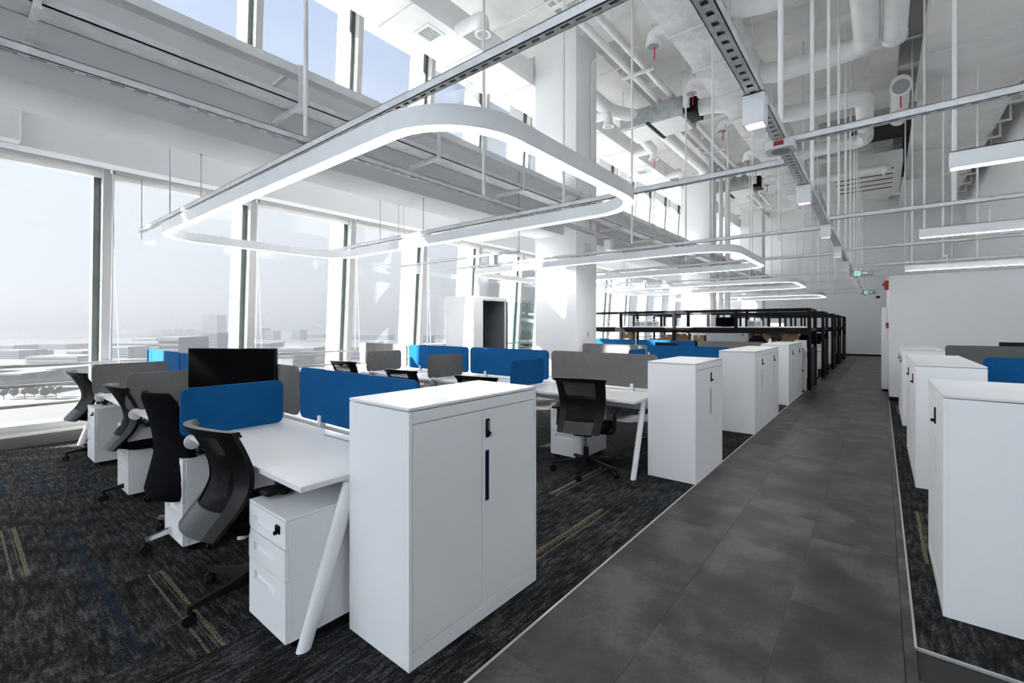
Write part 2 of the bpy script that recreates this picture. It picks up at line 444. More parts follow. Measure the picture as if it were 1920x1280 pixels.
# white partition box on the right
wp = B(); wp.box(CR, XR, 11.47, 11.59, 0.07, 2.41, 0.004); wp.box(CR, CR + 0.1, 11.59, 17.0, 0.07, 2.41, 0.004)
meta(obj('wall_partition', wp, 'wall_paint'), **st)
meta(obj('baseboard_partition', B().box(CR + 0.006, XR, 11.476, 11.584, 0, 0.07).box(CR + 0.006, CR + 0.094, 11.59, 17.0, 0, 0.07), 'black_steel'), **st)
# ceiling slab with its beams
ceil = obj('ceiling', B().box(-8.6, XR + 0.2, Y0 - 0.2, Y1 + 0.2, ZC, ZC + 0.3), 'ceiling_paint'); meta(ceil, **st)
COLY = [-1.2, 7.5, 16.2, 24.9]
for x0, x1, zb in ((-5.35, -4.6, 7.15), (-0.2, 0.3, 7.3), (-2.9, -2.6, 7.45)):
    meta(obj('beam', B().box(x0, x1, Y0, Y1, zb, ZC + 0.02), 'ceiling_paint'), **st)
for yc in COLY:
    meta(obj('beam', B().box(-7.5, XR, yc + 0.15, yc + 0.7, 7.05, ZC + 0.02), 'ceiling_paint'), **st)
for yc in COLY[:3]:
    for q in (2.9, 5.8):
        meta(obj('beam', B().box(-7.5, XR, yc + 0.3 + q, yc + 0.6 + q, 7.35, ZC + 0.02), 'ceiling_paint'), **st)
sh = B().box(-0.7, 0.64, 16.1, 17.3, 6.9, 6.95).box(0.50, 0.64, 17.3, 22.0, 6.9, 6.95)
meta(obj('ceiling_void_shade', sh, 'slot_dark'), **st)  # black panel in place of the darkness inside the ceiling openings
# columns
for yc in COLY:
    meta(obj('column', B().box(-5.48, -4.51, yc, yc + 0.8, 0, ZC, 0.012), 'wall_paint'), **st)
# the spandrel zone: inner beam, slab edge, wall over the lower windows
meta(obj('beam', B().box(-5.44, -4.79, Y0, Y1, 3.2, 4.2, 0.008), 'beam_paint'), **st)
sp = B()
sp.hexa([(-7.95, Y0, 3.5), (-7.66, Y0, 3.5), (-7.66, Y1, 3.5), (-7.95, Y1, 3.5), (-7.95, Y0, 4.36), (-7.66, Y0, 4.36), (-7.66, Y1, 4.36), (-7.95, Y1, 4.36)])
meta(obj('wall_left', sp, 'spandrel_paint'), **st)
for yc in COLY[1:]:
    meta(obj('beam', B().box(-7.66, -5.44, yc + 0.1, yc + 0.7, 3.5, 4.3, 0.006), 'wall_paint'), **st)
meta(obj('column', B().box(-7.66, -7.42, -0.2, 0.49, 3.5, 4.3, 0.02), 'spandrel_paint'), **st)
meta(obj('trim_4', B().box(-7.68, -7.60, Y0, Y1, 3.44, 3.50, 0.004), 'wall_paint'), **st)
# kerb and sill under the glass
meta(obj('baseboard_left', B().box(-8.1, -7.90, Y0, Y1, 0, 0.13, 0.006), 'kerb_grey'), **st)
sl = B(); sl.box(-8.15, -7.93, Y0, Y1, 0.13, 0.165, 0.004); sl.box(-8.15, -7.965, Y0, Y1, 0.165, 0.20, 0.004)
meta(obj('trim_5', sl, 'mullion_white'), **st)
# ------------------------------------------------------------------ facade bays
def lean(mb, y0, y1, z0, z1, o0, o1):
    a, c = XF(z0), XF(z1)
    mb.hexa([(a + o0, y0, z0), (a + o1, y0, z0), (a + o1, y1, z0), (a + o0, y1, z0), (c + o0, y0, z1), (c + o1, y0, z1), (c + o1, y1, z1), (c + o0, y1, z1)])
    return mb
PITCH = 1.74
nb = 0
simple('fill_blind', (0.72, 0.72, 0.70), 0.9)  # translucent cloth of the blinds, spreads sunlight as fill
m_, nt_, b_ = MATS['fill_blind'], MATS['fill_blind'].node_tree, MATS['fill_blind'].node_tree.nodes['Principled BSDF']
b_.inputs['Transmission Weight'].default_value = 0.0
tl = nt_.nodes.new('ShaderNodeBsdfTranslucent'); tl.inputs[0].default_value = (0.86, 0.90, 0.96, 1)
mxs = nt_.nodes.new('ShaderNodeMixShader'); mxs.inputs[0].default_value = 0.46
nt_.links.new(b_.outputs[0], mxs.inputs[1]); nt_.links.new(tl.outputs[0], mxs.inputs[2]); nt_.links.new(mxs.outputs[0], nt_.nodes['Material Output'].inputs[0])
for k in range(-6, 16):
    yk = 1.27 + PITCH * k                    # centre of the mullion at the near end of the bay
    ye = min(yk + PITCH, Y1)
    nb += 1
    w = thing('window_%d' % nb, (XF(0), yk, 0), kind='structure')
    obj('mullion', lean(lean(B(), yk - 0.05, yk + 0.05, 0.2, 3.5, -0.03, 0.12), yk - 0.05, yk + 0.05, 4.30, ZC, -0.03, 0.12), 'frame_aluminium', w)
    obj('mullion_sunlit_side', lean(lean(B(), yk - 0.056, yk - 0.05, 0.2, 3.5, -0.03, 0.118), yk - 0.056, yk - 0.05, 4.30, ZC, -0.03, 0.118), 'mullion_white', w)  # sunlit side of the mullion, put in as a paler strip
    obj('gasket', lean(lean(B(), yk - 0.125, yk - 0.056, 0.2, 3.5, -0.07, -0.0), yk - 0.125, yk - 0.056, 4.30, ZC, -0.07, -0.0), 'gasket_green', w)
    obj('gasket', lean(lean(B(), yk + 0.05, yk + 0.066, 0.2, 3.5, -0.03, 0.05), yk + 0.05, yk + 0.066, 4.30, ZC, -0.03, 0.05), 'gasket_blue', w)
    obj('outer_fin', lean(B(), yk - 0.06, yk + 0.02, -0.4, ZC + 0.3, -0.62, -0.075), 'fin_white', w)
    obj('pane', lean(B(), yk + 0.02, ye - 0.02, 0.2, 3.5, -0.03, -0.018), 'window_glass', w)
    obj('pane', lean(B(), yk + 0.02, ye - 0.02, 4.25, ZC, -0.03, -0.018), 'window_glass', w)
    obj('sill_frame', lean(B(), yk + 0.05, ye - 0.05, 0.2, 0.265, -0.03, 0.07), 'mullion_white', w)
    hd = lean(B(), yk + 0.05, ye - 0.05, 3.34, 3.41, -0.03, 0.06)
    obj('head_frame', hd, 'mullion_white', w)
    bl = B(); xb = XF(3.4) + 0.12
    bl.tube([(xb, yk + 0.06, 3.43), (xb, ye - 0.06, 3.43)], 0.035, 14)
    bc = obj('blind_roller', bl, 'frame_aluminium', w)
    br = B(); br.box(xb - 0.04, xb + 0.04, yk + 0.012, yk + 0.03, 3.385, 3.48, 0.003); obj('bracket', br, 'white_plastic', bc)
    ch = B()
    if 0 <= k <= 3:
        pts = [(xb + 0.03, yk + 0.03, 3.4), (xb + 0.03, yk + 0.025, 2.2), (xb + 0.035, yk + 0.0, 1.0)]
        ch.tube(pts, 0.0035, 6); ch.tube([(xb + 0.035, yk + 0.035, 3.4), (xb + 0.04, yk + 0.05, 2.2), (xb + 0.045, yk + 0.09, 0.95)], 0.0035, 6)
        obj('blind_cord', ch, 'white_plastic', bc)
    if k < -1 or k >= 9:  # blinds added to keep sun off the near floor and brighten the far end
        obj('fill_blind', lean(B(), yk + 0.06, ye - 0.06, 0.3, 3.42, 0.075, 0.078), 'fill_blind', w)
    if k < -1:  # unseen upper blinds, added to stop sun reaching the near area
        obj('fill_blind', lean(B(), yk + 0.06, ye - 0.06, 4.4, ZC, 0.075, 0.078), 'fill_blind', w)
# glazed wall behind the camera, blinds down
for k in range(6):
    xa, xb_ = -7.9 + 1.783 * k, -7.9 + 1.783 * (k + 1)
    nb += 1
    w = thing('window_%d' % nb, (xa, Y0, 0), kind='structure')
    obj('mullion', B().box(xb_ - 0.05, xb_ + 0.05 if k < 5 else xb_, Y0 - 0.1, Y0 + 0.06, 0.2, 3.4).box(xb_ - 0.05, xb_ + 0.05 if k < 5 else xb_, Y0 - 0.1, Y0 + 0.06, 4.4, 7.4), 'frame_aluminium', w)
    for z0, z1 in ((0.2, 3.4), (4.4, 7.4)):
        obj('pane', B().box(xa, xb_, Y0 - 0.06, Y0 - 0.05, z0, z1), 'window_glass', w)
        obj('fill_blind', B().box(xa + 0.055, xb_ - 0.055, Y0 + 0.01, Y0 + 0.013, z0, z1), 'fill_blind', w)
# guard rails in front of the glass
for z, wd in ((0.975, 'top'), (0.74, 'middle'), (0.505, 'bottom')):
    x = XF(z) + 0.17
    g = B(); g.bar((x, Y0, z), (x, Y1, z), 0.022, 0.035, bev=0.004)
    t = thing('guard_rail', (x, 0, z), 'slim brown-grey metal guard rail along the windows, %s of the three' % wd, 'guard rail', 'window guard rails')
    obj('bar', g, 'rail_steel', t)
    bme = B().bar((x, 0, z), (XF(z) + 0.1, 0, z), 0.03, 0.02).mesh('bracket')
    for k in range(0, 12):
        q = link('bracket', bme, 'rail_steel', t); q.location.y += 1.27 + PITCH * k
# ------------------------------------------------------------------ office furniture
def slot_panel(w, h, t, sx0, sx1, sz0, sz1, r, depth):
    """front panel in local x (width) / z (height), front face at y=0 looking to -y, with a rounded finger recess"""
    mb = B(); bm = mb.bm
    outer = [(0, 0), (w, 0), (w, h), (0, h)]
    inner = rrect(sx0, sx1, sz0, sz1, r, 5)
    vo = [bm.verts.new((x, 0, z)) for x, z in outer]; vi = [bm.verts.new((x, 0, z)) for x, z in inner]
    es = [bm.edges.new((vo[i], vo[(i + 1) % 4])) for i in range(4)] + [bm.edges.new((vi[i], vi[(i + 1) % len(vi)])) for i in range(len(vi))]
    bmesh.ops.triangle_fill(bm, edges=es, use_beauty=True)
    vb = [bm.verts.new((x, depth, z)) for x, z in inner]
    n = len(vi)
    for i in range(n): bm.faces.new((vi[i], vi[(i + 1) % n], vb[(i + 1) % n], vb[i]))
    bm.faces.new(vb)
    vk = [bm.verts.new((x, t, z)) for x, z in outer]
    for i in range(4): bm.faces.new((vo[i], vo[(i + 1) % 4], vk[(i + 1) % 4], vk[i]))
    bm.faces.new(vk)
    return mb
# ---- storage cabinet, local: doors look to +x, length along y, origin at floor centre of the door side
def make_cabinet():
    D, L, H_ = 0.45, 0.90, 1.105
    t = thing('storage_cabinet', (0, 0, 0))
    obj('body', B().box(-D, -0.02, 0, L, 0.0, H_ - 0.0185, 0.0015), 'white_steel', t, True)
    obj('side_edge', B().box(-0.021, 0, 0, 0.018, 0, H_ - 0.0185, 0.001), 'white_steel', t, True)
    obj('side_edge', B().box(-0.021, 0, L - 0.018, L, 0, H_ - 0.0185, 0.001), 'white_steel', t, True)
    obj('plinth', B().box(-0.021, 0, 0.0185, L - 0.0185, 0.0, 0.075, 0.002), 'white_steel', t, True)
    obj('top_rail', B().box(-0.021, 0, 0.0185, L - 0.0185, 1.035, H_ - 0.0185, 0.001), 'white_steel', t, True)
    obj('top', B().box(-D, 0.002, -0.001, L + 0.001, H_ - 0.015, H_, 0.003), 'white_laminate', t, True)
    for k in range(2):
        a = 0.0205 + k * (L - 0.041) / 2 + (0.002 if k else 0); b_ = a + (L - 0.041) / 2 - 0.002
        w = b_ - a
        if k == 0: d = obj('door', B().box(-0.02, -0.0015, a, b_, 0.079, 1.031, 0.001), 'white_steel', t, True)
        else:
            mb = slot_panel(w, 0.952, 0.018, 0.020, 0.052, 0.495, 0.75, 0.009, 0.007)
            mb.xform(Matrix.Translation((-0.0015, a, 0.079)) @ Matrix.Rotation(R(90), 4, 'Z'))
            d = obj('door', mb, 'white_steel', t, True)
            h = B(); h.box(-0.0090, -0.0050, a + 0.0215, a + 0.0505, 0.5765, 0.8265)
            meta(obj('handle_recess', h, 'blue_recess', d, True), 'dark blue recessed handle')
            lk = B(); lk.box(-0.002, 0.006, a + 0.022, a + 0.048, 0.893, 0.985, 0.002)
            lk.tube([(0.004, a + 0.040, 0.912), (0.020, a + 0.040, 0.912)], 0.009, 12)
            lo = obj('lock', lk, 'black_plastic', d, True); lo['label'] = 'small black combination lock'
            dl = B()
            for q in range(4): dl.box(0.006, 0.0075, a + 0.033, a + 0.038, 0.932 + q * 0.012, 0.938 + q * 0.012)
            dl.tube([(0.0195, a + 0.040, 0.912), (0.022, a + 0.040, 0.912)], 0.006, 10)
            obj('dial', dl, 'chrome', lo, True)
    return t
cab = make_cabinet()
first_cab = [True]
def place_cabinet(x, y, side, label, group):
    global cab
    o = cab if first_cab[0] else copy_tree(cab)
    first_cab[0] = False
    o.location = (x, y, 0); o.rotation_euler = (0, 0, 0 if side > 0 else math.pi)
    if side < 0: o.location = (x, y + 0.9, 0)
    meta(o, label, 'cabinet', group)
G1, G2 = 'storage cabinets on the left of the corridor', 'storage cabinets on the right of the corridor'
place_cabinet(-1.526, 1.20, 1, 'large white two-door cabinet at the end of the nearest desk row', G1)
place_cabinet(-1.31, 4.262, 1, 'white two-door cabinet beside the grey screen of the second desk row', G1)
place_cabinet(-1.30, 6.717, 1, 'white cabinet behind the single one, nearer of its pair', G1)
place_cabinet(-1.30, 7.62, 1, 'white cabinet behind the single one, farther of its pair', G1)
place_cabinet(-1.30, 9.565, 1, 'white cabinet in the farthest pair on the desk side, nearer one with sunlit flank', G1)
place_cabinet(-1.30, 10.468, 1, 'white cabinet in the farthest pair on the desk side, farther one', G1)
place_cabinet(0.24, 3.115, -1, 'nearest white cabinet across the corridor, cut by the picture edge', G2)
place_cabinet(0.24, 5.437, -1, 'white cabinet across the corridor in front of the blue screen, nearer of its pair', G2)
place_cabinet(0.24, 6.34, -1, 'white cabinet across the corridor in front of the blue screen, farther of its pair', G2)
place_cabinet(0.24, 8.67, -1, 'white cabinet by the partition wall, nearer of its pair', G2)
place_cabinet(0.24, 9.573, -1, 'white cabinet by the partition wall, farther of its pair', G2)
# ---- three-drawer pedestal, local: front looks to -y, origin at floor, x from 0 (left) to 0.39
def make_pedestal():
    w, d, z0, z1 = 0.385, 0.56, 0.05, 0.60
    t = thing('drawer_pedestal', (0, 0, 0))
    obj('body', B().box(0, w, 0.018, d, z0, z1 - 0.012, 0.002), 'white_steel', t, True)
    obj('top', B().box(0, w, 0, d, z1 - 0.0115, z1, 0.002), 'white_steel', t, True)
    zz = [(0.465, 0.586), (0.325, 0.461), (0.052, 0.321)]
    for i, (a, b_) in enumerate(zz):
        h = b_ - a
        mb = slot_panel(w - 0.004, h, 0.018, 0.055, 0.275, h - 0.090, h - 0.046, 0.009, 0.0165)
        mb.xform(Matrix.Translation((0.002, 0.0 - (0.002 if i == 1 else 0), a)))
        dr = obj('drawer', mb, 'white_steel', t, True)
        if i == 0:
            lk = B().box(0.295, 0.335, -0.008, 0.004, a + 0.058, a + 0.094, 0.003).tube([(0.32, -0.01, a + 0.066), (0.32, -0.022, a + 0.066)], 0.009, 10)
            obj('lock', lk, 'black_plastic', dr, True)['label'] = 'black drawer lock'
    for cx in (0.05, w - 0.05):
        for cy in (0.06, d - 0.06):
            obj('caster', B().tube([(cx - 0.016, cy, 0.026), (cx + 0.016, cy, 0.026)], 0.024, 12).box(cx - 0.018, cx + 0.018, cy - 0.018, cy + 0.018, 0.04, 0.052), 'black_plastic', t, True)
    return t
ped = make_pedestal(); first_ped = [True]
def place_ped(x, y, rz, label, group='drawer pedestals under the desks'):
    o = ped if first_ped[0] else copy_tree(ped); first_ped[0] = False
    o.location = (x, y, 0); o.rotation_euler = (0, 0, rz)
    meta(o, label, 'pedestal', group)
# ---- bench desks
DZ = 0.74
def leg_frame(x, yc, foot, top, parent, thick=0.05):
    for s in (-1, 1):
        mb = B()
        a = Vector((x, yc + s * foot, 0.004)); b_ = Vector((x, yc + s * top, 0.70))
        # oval section leg
        n = 14; rings = []
        for q, (p, wy) in enumerate(((a, 0.034), (b_, 0.046))):
            rings.append([mb.bm.verts.new((p.x + thick / 2 * math.cos(2 * math.pi * k / n), p.y + wy * math.sin(2 * math.pi * k / n), p.z)) for k in range(n)])
        for k in range(n): mb.bm.faces.new((rings[0][k], rings[0][(k + 1) % n], rings[1][(k + 1) % n], rings[1][k]))
        mb.bm.faces.new(rings[0][::-1]); mb.bm.faces.new(rings[1])
        obj('leg', mb, 'white_steel', parent)
    obj('cross_bar', B().box(x - 0.02, x + 0.02, yc - top - 0.03, yc + top + 0.03, 0.665, 0.712, 0.004), 'white_steel', parent)
def bench(xr, n, yc, label, w=1.4, sgn=-1, sides=(-1, 1)):
    t = thing('bench_desk', (xr, yc, 0), label, 'desk', 'bench desks')
    for i in range(n):
        x1 = xr + sgn * i * w; x0 = x1 + sgn * w
        for s in sides:
            ya, yb = yc + s * 0.03, yc + s * 0.685
            d = obj('desktop', B().box(x0 - sgn * 0.0015, x1 + sgn * 0.0015, ya, yb, DZ - 0.026, DZ, 0.002), 'white_laminate', t)
            xm = (x0 + x1) / 2
            fl = B().box(xm - 0.16, xm + 0.16, yc + s * 0.05, yc + s * 0.115, DZ + 0.0002, DZ + 0.0022, 0.001)
            f_ = obj('cable_flap', fl, 'white_laminate', d)
            obj('flap_gap', B().box(xm - 0.15, xm + 0.15, yc + s * 0.117, yc + s * 0.123, DZ + 0.0002, DZ + 0.0012), 'slot_dark', f_)
    xe = xr + sgn * n * w
    for yy in (-0.34, 0.34):
        obj('beam', B().box(min(xr, xe) + 0.04, max(xr, xe) - 0.04, yc + yy - 0.022, yc + yy + 0.022, 0.655, 0.712, 0.003), 'white_steel', t)
    obj('cable_tray', B().box(min(xr, xe) + 0.15, max(xr, xe) - 0.15, yc - 0.11, yc + 0.11, 0.56, 0.575).box(min(xr, xe) + 0.15, max(xr, xe) - 0.15, yc - 0.11, yc - 0.10, 0.575, 0.69).box(min(xr, xe) + 0.15, max(xr, xe) - 0.15, yc + 0.10, yc + 0.11, 0.575, 0.69), 'white_steel', t)
    for i in range(n + 1):
        x = xr + sgn * i * w
        if i == 0: leg_frame(x + sgn * 0.025, yc, 0.66, 0.42, t)
        elif i == n: leg_frame(x - sgn * 0.025, yc, 0.66, 0.42, t)
        else: leg_frame(x, yc, 0.40, 0.36, t)
    return t
B1, B2, B3, B4 = 1.65, 4.70, 7.62, 10.46
X1, X2 = -1.975, -1.785
bench(X1, 4, B1, 'long white bench desk ending at the large nearest cabinet')
bench(X2, 4, B2, 'long white bench desk behind the first row, with a mesh chair at its open end')
bench(X2, 2, B3, 'short white bench desk of the third row, mostly behind blue screens', w=1.33)
bench(X2, 4, B4, 'long white bench desk of the fourth row, in front of the black shelving')
RB = [(3.58, 'white bench desk beside the nearest right cabinet'), (6.34, 'white bench desk behind the right pair of cabinets, under the blue screen'), (9.57, 'white bench desk in front of the partition wall, under the dark grey screen')]
for yc, lb in RB: bench(0.70, 1, yc, lb, sgn=1)
# ---- desk screens
def spine(x0, x1, yc, col, label, ztop=1.14):
    if x0 > x1: x0, x1 = x1, x0
    t = thing('desk_screen', ((x0 + x1) / 2, yc, DZ), label, 'desk screen', 'felt screens along the middle of the desks')
    mb = B(); mb.prism(rrect(x0 + 0.01, x1 - 0.01, 0.772, ztop, 0.045), lambda u, v, w: (u, w, v), yc - 0.0125, yc + 0.0125)
    es = [e_ for e_ in mb.bm.edges if abs(e_.verts[0].co.y - e_.verts[1].co.y) < 1e-6]
    bmesh.ops.bevel(mb.bm, geom=es, offset=0.003, segments=1, affect='EDGES')
    obj('panel', mb, col, t)
    for f in (0.22, 0.78):
        xm = x0 + (x1 - x0) * f
        obj('clamp', B().box(xm - 0.018, xm + 0.018, yc - 0.024, yc + 0.024, DZ, 0.815, 0.003), 'white_plastic', t)
def divider(x, yf, s, col, label, ln=0.62, clamp=True):
    """yf: desk front edge, s: +1 when the desk runs to +y from it"""
    t = thing('desk_divider', (x, yf + s * 0.25, DZ), label, 'desk divider', 'low felt dividers between neighbouring desks')
    a, b_ = yf - s * 0.07, yf + s * (ln - 0.07)
    mb = B(); mb.prism(rrect(min(a, b_), max(a, b_), 0.752, 1.056, 0.045), lambda u, v, w: (w, u, v), x - 0.0125, x + 0.0125)
    es = [e_ for e_ in mb.bm.edges if abs(e_.verts[0].co.x - e_.verts[1].co.x) < 1e-6]
    bmesh.ops.bevel(mb.bm, geom=es, offset=0.003, segments=1, affect='EDGES')
    obj('panel', mb, col, t)
    if clamp:
        c = B(); c.tube([(x + 0.016, yf - s * 0.012, 0.722), (x + 0.030, yf - s * 0.012, 0.722)], 0.046, 24)
        c.box(x + 0.016, x + 0.15, yf - s * 0.03, yf + s * 0.05, 0.742, 0.748)
        cl = obj('clamp', c, 'white_plastic', t)
        k = B().tube([(x + 0.05, yf + s * 0.02, 0.655), (x + 0.05, yf + s * 0.02, 0.712)], 0.006, 8).tube([(x + 0.05, yf + s * 0.02, 0.645), (x + 0.05, yf + s * 0.02, 0.66)], 0.022, 12)
        obj('knob', k, 'black_plastic', cl)
BL, GR = 'blue_felt', 'grey_felt'
for i, (c, lb) in enumerate(((BL, 'blue felt screen directly behind the large nearest cabinet'), (GR, 'grey felt screen behind the black monitor, beside the nearest blue screen'), (BL, 'sunlit blue felt screen half hidden by the black monitor'), (BL, 'pale sunlit blue felt screen nearest the windows in the first row'))):
    spine(X1 - 1.4 * i - 0.03, X1 - 1.4 * (i + 1) + 0.0, B1, c, lb)
for i, (c, lb) in enumerate(((GR, 'grey felt screen behind the mesh chair and beside the second cabinet'), (BL, 'blue felt screen in the second row, next to the grey one'), (BL, 'blue felt screen in the second row, left of the phone booth'), (GR, 'pale grey felt screen of the second row next to the windows'))):
    spine(X2 - 1.4 * i - 0.03, X2 - 1.4 * (i + 1), B2, c, lb)
for i, (c, lb) in enumerate(((BL, 'wide blue felt screen of the third row beside the pair of cabinets'), (GR, 'pale sunlit grey felt screen of the third row by the column'))):
    spine(X2 - 1.33 * i - 0.03, X2 - 1.33 * (i + 1), B3, c, lb, 1.11)
for i, (c, lb) in enumerate(((GR, 'dark grey felt screen of the fourth row below the black shelving'), (BL, 'blue felt screen of the fourth row behind the wide blue one'), (BL, 'blue felt screen of the fourth row with a sunlit corner'), (BL, 'blue felt screen of the fourth row next to the column'))):
    spine(X2 - 1.4 * i - 0.03, X2 - 1.4 * (i + 1), B4, c, lb, 1.11)
spine(0.72, 2.1, 6.34 - 0.35, BL, 'blue felt screen on the right behind the white cabinets', 1.16)
spine(0.72, 2.1, 9.2, GR, 'dark grey felt screen on the right in front of the partition', 1.16)
divider(X1 - 1.4, B1 - 0.685, 1, BL, 'blue felt divider standing on the nearest desk')
divider(X1 - 2.8, B1 - 0.685, 1, GR, 'dark grey felt divider between the monitor desk and the one beyond')
divider(X1 - 4.2, B1 - 0.685, 1, GR, 'dark grey felt divider on the desk nearest the windows')
divider(X2 - 1.43, B2 - 0.685, 1, BL, 'small blue felt divider in front of the blue second-row screens')
divider(X2 - 2.83, B2 - 0.685, 1, GR, 'small dark grey felt divider with white clamp in the second row')
divider(X2 - 4.23, B2 - 0.685, 1, GR, 'small dark grey felt divider in front of the pale second-row screen')
divider(X2 - 1.36, B3 - 0.685, 1, BL, 'small blue felt divider in front of the pale third-row screen')
PL = ['white three-drawer pedestal beside the nearest slanted desk leg', 'white three-drawer pedestal behind the black upholstered chair', 'white three-drawer pedestal beside the third chair from the large cabinet', 'white three-drawer pedestal beside the chair at the windows']
for i in range(4): place_ped(X1 - 0.045 - 0.385 - 1.4 * i, B1 - 0.73, 0, PL[i])
place_ped(X2 - 0.60 - 0.385 - 0.05, B2 - 0.55, 0, 'white pedestal under the second-row desk, left of the mesh chair')
place_ped(X2 - 1.4 - 0.06, B1 + 0.75, math.pi, 'white pedestal on the far side of the first row, behind the cabinet')
# ---- task chair, local: faces +y, origin on the floor
def prof(v):
    P = [(0.0, -0.325, 0.430), (0.12, -0.285, 0.485), (0.25, -0.222, 0.555), (0.42, -0.180, 0.645), (0.6, -0.190, 0.74), (0.8, -0.242, 0.850), (1.0, -0.305, 0.955)]
    for (a, y0, z0), (b_, y1, z1) in zip(P, P[1:]):
        if v <= b_ + 1e-9:
            f = (v - a) / (b_ - a); f2 = f
            return y0 + (y1 - y0) * f2, z0 + (z1 - z0) * f2
    return P[-1][1:]
def sprof(v):
    acc_y = acc_z = 0.0
    for q in (-0.06, -0.03, 0, 0.03, 0.06):
        y, z = prof(min(1, max(0, v + q))); acc_y += y; acc_z += z
    return acc_y / 5, acc_z / 5
def shell(mb, u0, u1, v0, v1, nu, nv, thick, off=0.0, bow=0.085, up=None):
    def P(u, v, d):
        y, z = sprof(v); hw = 0.205 + 0.04 * v
        return Vector((u * hw, y + bow * u * u * (0.55 + 0.45 * v) + d, z + (0.012 * (1 - u * u) if v > 0.95 else 0)))
    F = [[mb.bm.verts.new(P(u0 + (u1 - u0) * i / nu, v0 + (v1 - v0) * j / nv, off)) for j in range(nv + 1)] for i in range(nu + 1)]
    Bk = [[mb.bm.verts.new(P(u0 + (u1 - u0) * i / nu, v0 + (v1 - v0) * j / nv, off - thick)) for j in range(nv + 1)] for i in range(nu + 1)]
    f = mb.bm.faces.new
    for i in range(nu):
        for j in range(nv):
            f((F[i][j], F[i][j + 1], F[i + 1][j + 1], F[i + 1][j])); f((Bk[i][j], Bk[i + 1][j], Bk[i + 1][j + 1], Bk[i][j + 1]))
    for i in range(nu):
        f((F[i][0], F[i + 1][0], Bk[i + 1][0], Bk[i][0])); f((F[i][nv], Bk[i][nv], Bk[i + 1][nv], F[i + 1][nv]))
    for j in range(nv):
        f((F[0][j], Bk[0][j], Bk[0][j + 1], F[0][j + 1])); f((F[nu][j], F[nu][j + 1], Bk[nu][j + 1], Bk[nu][j]))
